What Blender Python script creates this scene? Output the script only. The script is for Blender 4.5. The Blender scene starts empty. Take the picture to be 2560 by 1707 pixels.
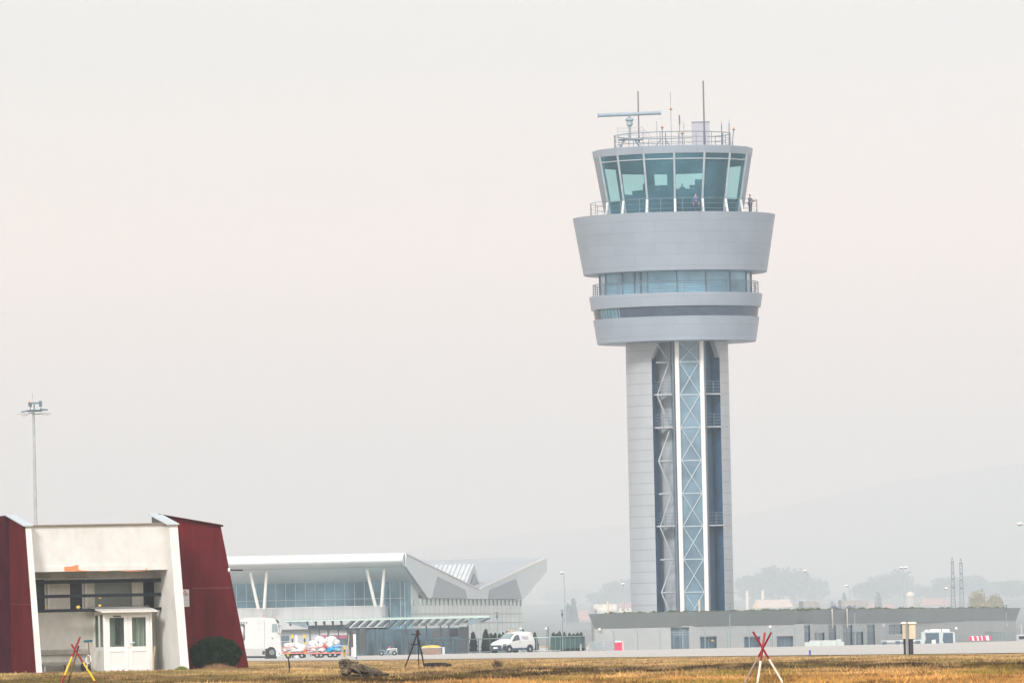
import bpy, math, random
import numpy as np
from mathutils import Vector, Matrix
random.seed(7); rng = np.random.default_rng(7)
S = bpy.context.scene; COL = S.collection
PI = math.pi
# ------------------------------------------------------------------ camera
F = 21333.0; H = 0.70; TH = 0.0215; HY = 1610.0
CT, ST = math.cos(TH), math.sin(TH)
PHI = math.atan((HY - 853.5) * CT / F)
CP, SP = math.cos(PHI), math.sin(PHI)
cam = bpy.data.objects.new('camera', bpy.data.cameras.new('camera')); COL.objects.link(cam)
cam.data.sensor_width = 36; cam.data.lens = 300; cam.data.clip_start = 1; cam.data.clip_end = 30000
fw = Vector((0, CP, SP)); u0 = Vector((0, -SP, CP)); r0 = Vector((1, 0, 0))
rt = r0 * CT - u0 * ST; up = r0 * ST + u0 * CT          # a touch of roll, as in the photo
M = Matrix((rt, up, -fw)).transposed().to_4x4(); M.translation = (0, 0, H)
cam.matrix_world = M; S.camera = cam
def ray(x, y):
    dx, dy = x - 1280, 853.5 - y
    return (fw * F + rt * dx + up * dy)
def at(x, y, d):                                           # pixel of the 2560 px photo -> point at distance d
    v = ray(x, y); return Vector((0, 0, H)) + v * (d / v.y)
def onp(x, y, P, n):
    v = ray(x, y); o = Vector((0, 0, H)); return o + v * ((P - o).dot(n) / v.dot(n))
def X(x, d, y=1590): return at(x, y, d).x
def Z(x, y, d): return at(x, y, d).z
# ------------------------------------------------------------------ materials
MATS = {}
def nt(name):
    m = bpy.data.materials.new(name); m.use_nodes = True; t = m.node_tree
    for n in list(t.nodes): t.nodes.remove(n)
    return m, t, lambda k: t.nodes.new(k), lambda a, b: t.links.new(a, b)
def rgba(c): return (c[0], c[1], c[2], 1)
def sc(c, k): return tuple(min(1, v * k) for v in c)
def mat(name, col, rough=.6, metal=0, var=.12, scale=(1.5, 1.5, 1.5), bump=0, col2=None, detail=5, spec=.4):
    if name in MATS: return MATS[name]
    m, t, N, L = nt(name)
    out = N('ShaderNodeOutputMaterial'); p = N('ShaderNodeBsdfPrincipled'); L(p.outputs[0], out.inputs[0])
    tc = N('ShaderNodeTexCoord'); mp = N('ShaderNodeMapping'); mp.inputs['Scale'].default_value = scale
    no = N('ShaderNodeTexNoise'); no.inputs['Scale'].default_value = 1; no.inputs['Detail'].default_value = detail; no.inputs['Roughness'].default_value = .65
    L(tc.outputs['Object'], mp.inputs[0]); L(mp.outputs[0], no.inputs['Vector'])
    rp = N('ShaderNodeValToRGB'); rp.color_ramp.elements[0].position = .32; rp.color_ramp.elements[1].position = .68
    rp.color_ramp.elements[0].color = rgba(col2 if col2 else sc(col, 1 - var)); rp.color_ramp.elements[1].color = rgba(sc(col, 1 + var) if not col2 else col)
    L(no.outputs['Fac'], rp.inputs[0]); L(rp.outputs[0], p.inputs['Base Color'])
    p.inputs['Roughness'].default_value = rough; p.inputs['Metallic'].default_value = metal; p.inputs['Specular IOR Level'].default_value = spec
    if bump:
        b = N('ShaderNodeBump'); b.inputs['Strength'].default_value = bump; b.inputs['Distance'].default_value = .03
        L(no.outputs['Fac'], b.inputs['Height']); L(b.outputs[0], p.inputs['Normal'])
    MATS[name] = m; return m
def panel(name, col, seam, w, h, mortar=.03, rough=.4, metal=.3, var=.06, offset=.5):
    m, t, N, L = nt(name)
    out = N('ShaderNodeOutputMaterial'); p = N('ShaderNodeBsdfPrincipled'); L(p.outputs[0], out.inputs[0])
    uv = N('ShaderNodeUVMap'); b = N('ShaderNodeTexBrick'); L(uv.outputs[0], b.inputs['Vector'])
    b.offset = offset; b.inputs['Scale'].default_value = 1; b.inputs['Brick Width'].default_value = w; b.inputs['Row Height'].default_value = h
    b.inputs['Mortar Size'].default_value = mortar; b.inputs['Mortar Smooth'].default_value = .3
    b.inputs['Color1'].default_value = rgba(sc(col, 1 - var)); b.inputs['Color2'].default_value = rgba(sc(col, 1 + var)); b.inputs['Mortar'].default_value = rgba(seam)
    tc = N('ShaderNodeTexCoord'); no = N('ShaderNodeTexNoise'); no.inputs['Scale'].default_value = .5; no.inputs['Detail'].default_value = 4
    L(tc.outputs['Object'], no.inputs['Vector'])
    mr = N('ShaderNodeMapRange'); mr.inputs['To Min'].default_value = .86; mr.inputs['To Max'].default_value = 1.12; L(no.outputs['Fac'], mr.inputs['Value'])
    mx = N('ShaderNodeMix'); mx.data_type = 'RGBA'; mx.blend_type = 'MULTIPLY'; mx.inputs[0].default_value = 1
    L(b.outputs['Color'], mx.inputs[6]); L(mr.outputs[0], mx.inputs[7]); L(mx.outputs[2], p.inputs['Base Color'])
    p.inputs['Roughness'].default_value = rough; p.inputs['Metallic'].default_value = metal
    MATS[name] = m; return m
def glass(name, tint, body, see=.5, rough=.05):
    m, t, N, L = nt(name)
    out = N('ShaderNodeOutputMaterial'); tr = N('ShaderNodeBsdfTransparent'); tr.inputs[0].default_value = rgba(tint)
    p = N('ShaderNodeBsdfPrincipled'); p.inputs['Roughness'].default_value = rough; p.inputs['Specular IOR Level'].default_value = .7
    tc = N('ShaderNodeTexCoord'); no = N('ShaderNodeTexNoise'); no.inputs['Scale'].default_value = .35; no.inputs['Detail'].default_value = 3
    L(tc.outputs['Object'], no.inputs['Vector'])
    rp = N('ShaderNodeValToRGB'); rp.color_ramp.elements[0].color = rgba(sc(body, .66)); rp.color_ramp.elements[1].color = rgba(sc(body, 1.3)); rp.color_ramp.elements[0].position = .35; rp.color_ramp.elements[1].position = .65  # mottled body colour imitates uneven reflections in the panes
    L(no.outputs['Fac'], rp.inputs[0]); L(rp.outputs[0], p.inputs['Base Color'])
    mx = N('ShaderNodeMixShader'); mx.inputs[0].default_value = see; L(p.outputs[0], mx.inputs[1]); L(tr.outputs[0], mx.inputs[2]); L(mx.outputs[0], out.inputs[0])
    MATS[name] = m; return m
def attr_mat(name, rough=.9, mul=1.0, sub=0):
    m, t, N, L = nt(name)
    out = N('ShaderNodeOutputMaterial'); p = N('ShaderNodeBsdfPrincipled'); L(p.outputs[0], out.inputs[0])
    a = N('ShaderNodeAttribute'); a.attribute_name = 'tone'; L(a.outputs['Color'], p.inputs['Base Color'])
    p.inputs['Roughness'].default_value = rough; p.inputs['Specular IOR Level'].default_value = .15
    MATS[name] = m; return m
def emit(name, col, s):
    m, t, N, L = nt(name); out = N('ShaderNodeOutputMaterial'); e = N('ShaderNodeEmission'); e.inputs[0].default_value = rgba(col); e.inputs[1].default_value = s; L(e.outputs[0], out.inputs[0]); MATS[name] = m; return m
def foliage(name, c1, c2, scale=.6):
    return mat(name, c2, rough=.85, col2=c1, scale=(scale,) * 3, detail=6, spec=.15)
# ------------------------------------------------------------------ mesh building
OFF = {}
class MB:
    def __init__(s): s.v = []; s.f = []; s.uv = {}
    def add(s, pts):
        n = len(s.v); s.v += [tuple(p) for p in pts]; return n
    def face(s, pts, uv=None):
        n = s.add(pts); s.f.append(tuple(range(n, n + len(pts))))
        if uv: s.uv[len(s.f) - 1] = uv
        return s
    def hexa(s, p):                                          # p: 4 bottom ring, 4 top ring
        n = s.add(p)
        for q in ((0, 3, 2, 1), (4, 5, 6, 7), (0, 1, 5, 4), (1, 2, 6, 5), (2, 3, 7, 6), (3, 0, 4, 7)): s.f.append(tuple(n + i for i in q))
        return s
    def box(s, x0, x1, y0, y1, z0, z1):
        return s.hexa([(x0, y0, z0), (x1, y0, z0), (x1, y1, z0), (x0, y1, z0), (x0, y0, z1), (x1, y0, z1), (x1, y1, z1), (x0, y1, z1)])
    def prism(s, poly, ext):
        poly = [Vector(p) for p in poly]; e = Vector(ext); n = s.add(poly + [p + e for p in poly]); k = len(poly)
        s.f.append(tuple(n + i for i in range(k))); s.f.append(tuple(n + k + i for i in reversed(range(k))))
        for i in range(k):
            j = (i + 1) % k; s.f.append((n + i, n + k + i, n + k + j, n + j))
        return s
    def tube(s, p0, p1, r, n=8, r2=None):
        return s.path([p0, p1], [r, r if r2 is None else r2], n)
    def path(s, pts, rs, n=8):
        pts = [Vector(p) for p in pts]
        if not isinstance(rs, (list, tuple)): rs = [rs] * len(pts)
        base = None
        for i, p in enumerate(pts):
            d = (pts[min(i + 1, len(pts) - 1)] - pts[max(i - 1, 0)]).normalized()
            a = d.cross(Vector((0, 0, 1)) if abs(d.z) < .9 else Vector((1, 0, 0))).normalized(); b = d.cross(a)
            k = s.add([p + (a * math.cos(2 * PI * j / n) + b * math.sin(2 * PI * j / n)) * rs[i] for j in range(n)])
            if base is not None:
                for j in range(n): s.f.append((base + j, base + (j + 1) % n, k + (j + 1) % n, k + j))
            else: s.f.append(tuple(k + j for j in reversed(range(n))))
            base = k
        s.f.append(tuple(base + j for j in range(n))); return s
    def lathe(s, prof, n, c, a0=0, a1=2 * PI, rot=0):
        c = Vector(c); full = abs(a1 - a0 - 2 * PI) < 1e-6; m = n if full else n + 1; rings = []
        for (r, z) in prof:
            rings.append(s.add([(c.x + r * math.sin(a0 + (a1 - a0) * j / n + rot), c.y - r * math.cos(a0 + (a1 - a0) * j / n + rot), c.z + z) for j in range(m)]))
        L = 0
        for i in range(len(prof) - 1):
            l = math.hypot(prof[i + 1][0] - prof[i][0], prof[i + 1][1] - prof[i][1]); R = max(prof[i][0], prof[i + 1][0], .01)
            for j in range(n):
                k = (j + 1) % m
                s.f.append((rings[i] + j, rings[i] + k, rings[i + 1] + k, rings[i + 1] + j))
                ua, ub = (a0 + (a1 - a0) * j / n) * R, (a0 + (a1 - a0) * (j + 1) / n) * R
                s.uv[len(s.f) - 1] = [(ua, L), (ub, L), (ub, L + l), (ua, L + l)]
            L += l
        return s
    def blob(s, c, r, seg=12, rings=8, noise=0, seed=0):
        c = Vector(c); R = random.Random(seed); ph = [(R.uniform(0, 6), R.uniform(1, 3)) for _ in range(6)]; g = []
        for i in range(1, rings):
            t = PI * i / rings; row = []
            for j in range(seg):
                a = 2 * PI * j / seg; d = Vector((math.sin(t) * math.cos(a), math.sin(t) * math.sin(a), math.cos(t)))
                k = 1 + noise * sum(math.sin(q * 3 * (d.x * (1 if h % 2 else .6) + d.z * (.8 if h % 3 else 1.4) + d.y * .7) + p) for h, (p, q) in enumerate(ph)) / 3
                row.append(c + Vector((d.x * r[0], d.y * r[1], d.z * r[2])) * k)
            g.append(s.add(row))
        t = s.add([c + Vector((0, 0, r[2])), c - Vector((0, 0, r[2]))])
        for j in range(seg):
            k = (j + 1) % seg; s.f.append((t, g[0] + j, g[0] + k)); s.f.append((t + 1, g[-1] + k, g[-1] + j))
            for i in range(len(g) - 1): s.f.append((g[i] + j, g[i + 1] + j, g[i + 1] + k, g[i] + k))
        return s
    def build(s, name, m, parent=None, smooth=0, origin=None):
        off = Vector(origin) if origin is not None else (OFF.get(parent.name, Vector()) if parent else Vector())
        me = bpy.data.meshes.new(name); me.from_pydata([tuple(Vector(p) - off) for p in s.v], [], s.f)
        if s.uv:
            l = me.uv_layers.new(name='UVMap')
            for fi, uvs in s.uv.items():
                po = me.polygons[fi]
                for k, li in enumerate(po.loop_indices): l.data[li].uv = uvs[k]
        me.materials.append(m); me.validate()
        if smooth:
            me.polygons.foreach_set('use_smooth', [True] * len(me.polygons)); me.set_sharp_from_angle(angle=math.radians(smooth))
        o = bpy.data.objects.new(name, me); COL.objects.link(o)
        if parent: o.parent = parent; OFF[o.name] = off
        else: o.location = off; OFF[o.name] = off
        return o
def tag(o, label, cat, group=None, kind=None):
    if label: o['label'] = label
    if cat: o['category'] = cat
    if group: o['group'] = group
    if kind: o['kind'] = kind
    return o
def thing(name, label, cat, loc, group=None):
    o = bpy.data.objects.new(name, None); COL.objects.link(o); o.location = loc; o.empty_display_size = .2
    OFF[o.name] = Vector(loc); return tag(o, label, cat, group)
def dup(root, loc, label=None, rotz=None, scale=None):
    def cp(o, par):
        c = o.copy(); COL.objects.link(c); c.parent = par
        for ch in o.children: cp(ch, c)
        return c
    r = cp(root, None); r.location = loc
    if rotz is not None: r.rotation_euler = (0, 0, rotz)
    if scale: r.scale = scale if isinstance(scale, tuple) else (scale,) * 3
    if label: r['label'] = label
    return r
def struct(o): o['kind'] = 'structure'; return o
def holes_wall(mb, fp, xr, zr, holes, depth=.25):            # wall with reveals: fp(x,z,e) -> point
    xs = sorted({xr[0], xr[1], *[v for h in holes for v in h[:2]], *np.linspace(xr[0], xr[1], 8)}); zs = sorted({zr[0], zr[1], *[v for h in holes for v in h[2:4]]})
    for i in range(len(xs) - 1):
        for j in range(len(zs) - 1):
            cx, cz = (xs[i] + xs[i + 1]) / 2, (zs[j] + zs[j + 1]) / 2
            if not (xr[0] <= cx <= xr[1]) or any(h[0] < cx < h[1] and h[2] < cz < h[3] for h in holes): continue
            P = [fp(xs[i], zs[j], 0), fp(xs[i + 1], zs[j], 0), fp(xs[i + 1], zs[j + 1], 0), fp(xs[i], zs[j + 1], 0)]
            mb.face(P, [(P[k].x, P[k].z) for k in range(4)])
    for (a, b, c, d) in holes:
        for (x0, z0, x1, z1) in ((a, c, a, d), (b, d, b, c), (b, c, a, c), (a, d, b, d)):
            mb.face([fp(x0, z0, 0), fp(x0, z0, depth), fp(x1, z1, depth), fp(x1, z1, 0)])
    return mb
def np_mesh(name, V, Fc, tone, m):                           # large triangle/quad soup with a colour per face corner
    me = bpy.data.meshes.new(name); k = Fc.shape[1]
    me.vertices.add(len(V)); me.vertices.foreach_set('co', V.astype(np.float32).ravel())
    me.loops.add(Fc.size); me.loops.foreach_set('vertex_index', Fc.astype(np.int32).ravel())
    me.polygons.add(len(Fc)); me.polygons.foreach_set('loop_start', np.arange(0, Fc.size, k, dtype=np.int32))
    me.update(calc_edges=True)
    if tone is not None:
        a = me.color_attributes.new('tone', 'FLOAT_COLOR', 'POINT'); c = np.ones((len(V), 4), np.float32); c[:, :3] = tone; a.data.foreach_set('color', c.ravel())
    me.materials.append(m); o = bpy.data.objects.new(name, me); COL.objects.link(o); return o
def leaves(lobes, n, size, seed, shell=.55):                 # leaf-sized quads spread through the volume of several lobes
    r = np.random.default_rng(seed); vol = np.array([l[3] * l[4] * l[5] for l in lobes]) ** .8; pick = r.choice(len(lobes), n, p=vol / vol.sum())
    L = np.array(lobes)[pick]; d = r.normal(size=(n, 3)); d /= np.linalg.norm(d, axis=1)[:, None]
    rad = (shell + (1.06 - shell) * r.random(n) ** .6)[:, None]; c = L[:, :3] + d * rad * L[:, 3:6]
    a = r.normal(size=(n, 3)); a /= np.linalg.norm(a, axis=1)[:, None]; b = np.cross(a, r.normal(size=(n, 3))); b /= np.linalg.norm(b, axis=1)[:, None]
    s = (size * r.uniform(.6, 1.4, n))[:, None]
    V = np.stack([c - a * s, c + b * s * .6, c + a * s, c - b * s * .6], 1).reshape(-1, 3)
    return V, np.arange(4 * n).reshape(-1, 4)
def leaf_obj(name, lobes, n, size, seed, m, parent=None, shell=.55):
    V, Fc = leaves(lobes, n, size, seed, shell)
    if parent is not None: V = V - np.array(OFF[parent.name])
    o = np_mesh(name, V, Fc, None, m)
    if parent is not None: o.parent = parent
    return o
# shared materials
WHT = mat('white_paint', (.78, .77, .74), .45, var=.05); STEEL = mat('galvanised_steel', (.42, .45, .47), .45, .5); DSTEEL = mat('dark_steel', (.16, .19, .22), .5, .4)
GREY = mat('grey_paint', (.36, .38, .4), .55); LGREY = mat('light_grey_paint', (.55, .56, .56), .55); BLK = mat('black_rubber', (.02, .021, .024), .8, var=.3)
YEL = mat('yellow_paint', (.75, .5, .02), .5); ORG = emit('orange_lamp', (1, .42, .22), 1.2); CREAM = mat('cream_paint', (.62, .52, .36), .6)
DARKGLS = mat('dark_window', (.012, .016, .019), .15, var=.4, spec=.3)
# ------------------------------------------------------------------ sky, sun, air
SUN_EL, SUN_AZ = math.radians(36), math.radians(-27)         # high, from behind the camera's left shoulder
w = bpy.data.worlds.new('World'); S.world = w; w.use_nodes = True; t = w.node_tree
for n in list(t.nodes): t.nodes.remove(n)
N = t.nodes.new; L = t.links.new
out = N('ShaderNodeOutputWorld'); ad = N('ShaderNodeAddShader'); b1 = N('ShaderNodeBackground'); b2 = N('ShaderNodeBackground')
sky = N('ShaderNodeTexSky'); sky.sky_type = 'NISHITA'; sky.sun_disc = False; sky.sun_elevation = SUN_EL; sky.sun_rotation = PI + SUN_AZ; sky.dust_density = 6; sky.air_density = 1; sky.ozone_density = 1
hs = N('ShaderNodeHueSaturation'); hs.inputs['Saturation'].default_value = .25; L(sky.outputs[0], hs.inputs['Color']); L(hs.outputs[0], b1.inputs[0]); b1.inputs[1].default_value = .05
tc = N('ShaderNodeTexCoord'); sx = N('ShaderNodeSeparateXYZ'); L(tc.outputs['Generated'], sx.inputs[0])
rp = N('ShaderNodeValToRGB'); cr = rp.color_ramp                # overcast veil: brightest overhead
for pos, c in ((.0, (.62, .60, .58)), (.03, (.98, .81, .72)), (.045, (1.05, .865, .775)), (.07, (.76, .77, .75)), (.30, (.68, .71, .75)), (1, (.78, .83, .90))):
    e = cr.elements[0] if pos == 0 else cr.elements.new(pos) if pos < 1 else cr.elements[-1]; e.position = pos; e.color = rgba(c)
no = N('ShaderNodeTexNoise'); no.inputs['Scale'].default_value = 9; no.inputs['Detail'].default_value = 3
mp = N('ShaderNodeMapping'); mp.inputs['Scale'].default_value = (1, 1, 3.5); L(tc.outputs['Generated'], mp.inputs[0]); L(mp.outputs[0], no.inputs['Vector'])
mr = N('ShaderNodeMapRange'); mr.inputs['To Min'].default_value = .95; mr.inputs['To Max'].default_value = 1.05; L(no.outputs['Fac'], mr.inputs['Value'])
L(sx.outputs['Z'], rp.inputs[0]); L(rp.outputs[0], b2.inputs[0]); L(mr.outputs[0], b2.inputs[1])
L(b1.outputs[0], ad.inputs[0]); L(b2.outputs[0], ad.inputs[1]); L(ad.outputs[0], out.inputs[0])
sl = bpy.data.lights.new('sun', 'SUN'); sl.energy = 2.9; sl.angle = math.radians(14); sl.color = (1, .975, .94)
so = bpy.data.objects.new('sun', sl); COL.objects.link(so)
sd = Vector((math.sin(SUN_AZ) * math.cos(SUN_EL), -math.cos(SUN_AZ) * math.cos(SUN_EL), math.sin(SUN_EL)))   # towards the sun
so.rotation_euler = sd.to_track_quat('Z', 'Y').to_euler(); so.location = (0, -30, 90)
S.view_settings.view_transform = 'Standard'; S.view_settings.look = 'None'; S.view_settings.exposure = .13; S.view_settings.gamma = 1
m, t, N, L = nt('haze_air'); out = N('ShaderNodeOutputMaterial'); pv = N('ShaderNodeVolumePrincipled')
pv.inputs['Color'].default_value = (.76, .89, 1, 1); pv.inputs['Absorption Color'].default_value = (1, 1, 1, 1); pv.inputs['Density'].default_value = .0002; pv.inputs['Anisotropy'].default_value = .25
L(pv.outputs[0], out.inputs['Volume'])
hz = MB().box(-2600, 2600, -200, 22500, -1.3, 470).build('haze', m); hz['kind'] = 'stuff'; hz['label'] = 'pale blue haze in the air over the airfield'
# ------------------------------------------------------------------ ground
def vn(x, y, lx, ly, seed, k=5):                             # smooth random field
    r = np.random.default_rng(seed); s = 0
    for i in range(k):
        a = r.uniform(.6, 1.8, 2); p = r.uniform(0, 6.28, 2)
        s = s + np.sin(2 * PI * x / lx * a[0] + p[0] + 1.7 * np.sin(2 * PI * y / ly * .37 * a[1] + p[1])) * np.sin(2 * PI * y / ly * a[1] + p[1] + 1.3 * np.sin(2 * PI * x / lx * .41 + p[0]))
    return s / k * 1.6
def edge_y(x): return 318 - (x - 15) * 6.7
def tones(x, y, jit=None):
    x, y = np.asarray(x, float), np.asarray(y, float)
    straw = np.array((.48, .315, .14)); orange = np.array((.46, .24, .072)); olive = np.array((.19, .15, .03)); brown = np.array((.062, .034, .013)); dark = np.array((.03, .02, .012))
    f = np.clip((y - 140) / 60, 0, 1)[..., None]; c = orange * (1 - f) + straw * f
    g = np.clip(.5 + vn(x, y, 5, 46, 3) + .25 * vn(x, y, 1.6, 15, 5), 0, 1)[..., None]; c = c * (.72 + .4 * g)
    o = np.clip(vn(x, y, 9, 60, 11) * 1.3 - .05 + .45 * np.clip((-4 - x) / 6, 0, 1) * (y < 330), 0, .85)[..., None]; c = c * (1 - o) + olive * o
    pb = np.clip(vn(x, y, 3.0, 28, 13) * 2.2 - .15, 0, .7)[..., None]; c = c * (1 - pb) + (brown * 1.6) * pb
    cen = 208 + 12 * np.sin(x * .35) + 8 * np.sin(x * .9 + 1); wd = 32 + 10 * np.sin(x * .6 + 2)
    b = np.clip(1.5 - np.abs(y - cen) / wd, 0, 1) * np.clip(1.0 + 1.2 * vn(x, y, 3.2, 34, 21), 0.3, 1) * np.clip((x + 7.5) / 3, .8, 1)
    b = b[..., None]; c = c * (1 - b) + (brown * (.75 + .5 * g) + (olive - brown) * .35 * o) * b
    k = np.clip(b[..., 0] * 1.3 - .4, 0, 1) * np.clip(vn(x, y, 2.4, 20, 31) * 2.6 - .3, 0, 1); k = k[..., None]; c = c * (1 - k) + dark * k
    c2 = np.clip(1 - np.abs(y - 275 - 8 * np.sin(x * .5)) / 20, 0, 1) * np.clip(vn(x, y, 6, 50, 41) * 1.4, 0, .55); c2 = c2[..., None]; c = c * (1 - c2) + brown * 1.5 * c2
    c3 = np.clip(1 - np.abs(y - 330) / 28, 0, 1) * np.clip((x + 1.0) / -4, 0, 1) * .55 * np.clip(.5 + vn(x, y, 4, 40, 52), 0, 1); c3 = c3[..., None]; c = c * (1 - c3) + brown * 1.3 * c3
    if jit is not None: c = c * jit[:, None]
    return c
xs = np.unique(np.concatenate([np.array([-2500, -1200, -600, -300, -150, -100]), np.arange(-70, 70, 1.6), np.array([70, 100, 150, 300, 600, 1200, 2500])]))
ys = np.unique(np.concatenate([np.array([-150, -50, 0, 40]), np.arange(60, 640, 4), np.array([640, 700, 900, 1300, 2000, 3500, 6000, 10000, 22300])]))
gx, gy = np.meshgrid(xs, ys); near = (np.abs(gx) < 69) & (gy > 60) & (gy < 600)
gz = np.where(near, .03 * vn(gx, gy, 14, 80, 61) - .05 * np.clip(1 - np.abs(gy - 208) / 28, 0, 1), 0) * np.clip((edge_y(gx) - gy) / 25, 0, 1)
def ground_z(x, y): 
    return float((.03 * vn(np.array(x), np.array(y), 14, 80, 61) - .05 * max(0, 1 - abs(y - 208) / 28)) * min(1, max(0, (edge_y(x) - y) / 25)))
V = np.stack([gx, gy, gz], -1).reshape(-1, 3); W_, H_ = len(xs), len(ys)
i = np.arange((H_ - 1) * W_).reshape(H_ - 1, W_)[:, :-1].ravel(); Fc = np.stack([i, i + 1, i + W_ + 1, i + W_], 1)
GR = attr_mat('dry_grass'); g = struct(np_mesh('ground', V, Fc, tones(V[:, 0], V[:, 1]) * .8, GR))
g['label'] = 'dry yellow airfield ground'
a = MB().face([(45, edge_y(45), .022), (300, edge_y(45), .022), (300, 1400, .022), (-145, 1400, .022), (-145, edge_y(-145), .022)])
struct(a.build('apron', mat('apron_concrete', (.42, .39, .355), .85, var=.06, scale=(.06, .02, 1))))
# dry grass blades: dense as the eye sees them, one object
n = 260000; pv_ = rng.uniform(22, 150, n) ; px = rng.uniform(-150, 2710, n); d = .7 * F / pv_
x = (px - 1280) / F * d; keep = (d < edge_y(x) + 3 + 9 * vn(x, d * 0, 1.3, 50, 77)) & (d > 92); x, d = x[keep], d[keep]; n = len(x)
jit = rng.uniform(.78, 1.2, n); tn = tones(x, d, jit); lum = tn.sum(1)
h = rng.gamma(3, .0125, n) * np.clip((edge_y(x) - d) / 60, .3, 1) * (.45 + .75 * np.clip(.5 + vn(x, d, 2.5, 18, 71), 0, 1.3)); h = np.clip(h, .015, .2); wd = rng.uniform(.012, .03, n)
z0 = (.03 * vn(x, d, 14, 80, 61) - .05 * np.clip(1 - np.abs(d - 208) / 28, 0, 1)) * np.clip((edge_y(x) - d) / 25, 0, 1)
lean = rng.normal(0, .5, n) * h; az = rng.uniform(-.6, .6, n)
V = np.stack([np.stack([x - wd * np.cos(az), d - wd * np.sin(az), z0 - .01], 1), np.stack([x + wd * np.cos(az), d + wd * np.sin(az), z0 - .01], 1), np.stack([x + lean, d + rng.normal(0, .3, n) * h, z0 + h], 1)], 1).reshape(-1, 3)
tone = np.repeat(tn, 3, 0); tone[2::3] *= 1.15
o = np_mesh('grass', V, np.arange(3 * n).reshape(-1, 3), tone, GR); o['kind'] = 'stuff'; o['label'] = 'dry straw-coloured grass with olive and brown patches'
# ------------------------------------------------------------------ far hills
PR = [(-2000, 1330), (0, 1320), (600, 1300), (900, 1262), (1250, 1216), (1500, 1196), (1700, 1178), (1850, 1150), (1950, 1120), (2100, 1092), (2352, 1056), (2700, 1040), (3600, 1120), (5000, 1250)]
rx = [X(p[0] * 1.0884, 19500) for p in PR]; rz = [Z(p[0] * 1.0884, p[1] * 1.0884, 19500) for p in PR]
HZ = [-.5, 8, 24, 40, 70]
hx = np.linspace(-2500, 2550, 120); hy = np.linspace(2600, 21500, 80); gx, gy = np.meshgrid(hx, hy)
rise = np.interp(gy, [2600, 4500, 7000, 9000, 14500], HZ); rid = np.interp(gx, rx, rz)
gz = rise + np.clip((gy - 12500) / 7000, 0, 1) ** 1.3 * np.clip(rid - rise, 0, 400) + np.clip((gy - 3000) / 3000, 0, 1) * (2.2 * vn(gx, gy, 300, 900, 81) + 1.2 * vn(gx, gy, 90, 500, 82))
gz = np.where(gy > 19500, gz - (gy - 19500) * .06, gz); V = np.stack([gx, gy, gz], -1).reshape(-1, 3); W_, H_ = len(hx), len(hy)
i = np.arange((H_ - 1) * W_).reshape(H_ - 1, W_)[:, :-1].ravel(); Fc = np.stack([i, i + 1, i + W_ + 1, i + W_], 1)
o = struct(np_mesh('hills', V, Fc, None, mat('hill_fields', (.13, .125, .115), .95, col2=(.06, .065, .05), scale=(.004,) * 3)))
o.data.polygons.foreach_set('use_smooth', [True] * len(o.data.polygons))
# ------------------------------------------------------------------ far trees
BARK = mat('bark', (.09, .07, .05), .9, var=.3, scale=(3, 3, 1))
F1 = foliage('leaf_green', (.035, .05, .02), (.08, .095, .04), .15); F2 = foliage('leaf_autumn', (.2, .16, .04), (.36, .28, .06), .3); F3 = foliage('leaf_conifer', (.018, .035, .022), (.05, .075, .045), 1.2)
def tree(px, ytop, d, wpx, gz, label, leaf=F1, n=1700, seed=0, group='trees in the haze behind the tower'):
    R = random.Random(seed); x = X(px, d, ytop + 40); zt = Z(px, ytop, d); r = wpx / 2 * d / F; hh = zt - gz
    root = thing('broadleaf_tree', label, 'tree', (x, d, gz), group)
    tb = MB().path([(x, d, gz - .5), (x + r * .03, d, gz + hh * .35), (x - r * .05, d, gz + hh * .7)], [r * .09, r * .06, r * .02])
    for k in range(4):
        a = R.uniform(0, 6.28); tb.tube((x, d, gz + hh * (.3 + .08 * k)), (x + math.cos(a) * r * .6, d + math.sin(a) * r * .6, gz + hh * (.55 + .08 * k)), r * .035, 6, r * .012)
    tb.build('trunk', BARK, root)
    lob = [(x, d, gz + hh * .5, r * .86, r * .8, hh * .46)]
    for k in range(7):
        a = R.uniform(0, 6.28); q = R.uniform(.3, .62); lob.append((x + math.cos(a) * r * q, d + math.sin(a) * r * q, gz + hh * R.uniform(.25, .8), r * R.uniform(.34, .52), r * .45, hh * R.uniform(.14, .2)))
    leaf_obj('crown', lob, n, r * .085, seed, leaf, root, .3); return root
TR = [(1883, 1436, 104, 'broad hazy tree just right of the tower shaft, lowest of the wide clump'), (1930, 1411, 110, 'tall round hazy tree forming the top of the wide clump right of the tower'), (1985, 1415, 108, 'round hazy tree behind the first street lamp right of the tower'), (2035, 1442, 96, 'hazy tree ending the wide clump on its right side'),
      (2165, 1452, 84, 'hazy tree between two street lamps behind the low building'), (2212, 1434, 92, 'hazy tree left of the double-headed street lamp'), (2249, 1417, 84, 'hazy tree right behind the double-headed street lamp'), (2285, 1458, 74, 'lower hazy tree beside the pale dome'),
      (2340, 1462, 78, 'hazy tree to the left of the lattice masts'), (2378, 1440, 90, 'hazy tree right behind the lattice masts'), (2432, 1436, 100, 'broad hazy tree above the yellow autumn tree'), (2478, 1452, 90, 'hazy tree to the right of the yellow autumn tree'), (2535, 1450, 96, 'hazy tree at the right edge of the photo'),
      (1500, 1478, 74, 'low hazy tree left of the street lamp beside the tower'), (1536, 1452, 88, 'hazy tree behind the street lamp at the left of the tower'), (1572, 1446, 80, 'hazy tree partly hidden by the left side of the tower shaft'), (1400, 1474, 96, 'faint grey tree behind the tall lamp right of the terminal'), (1450, 1472, 92, 'faint grey tree above the small red roof')]
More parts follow.
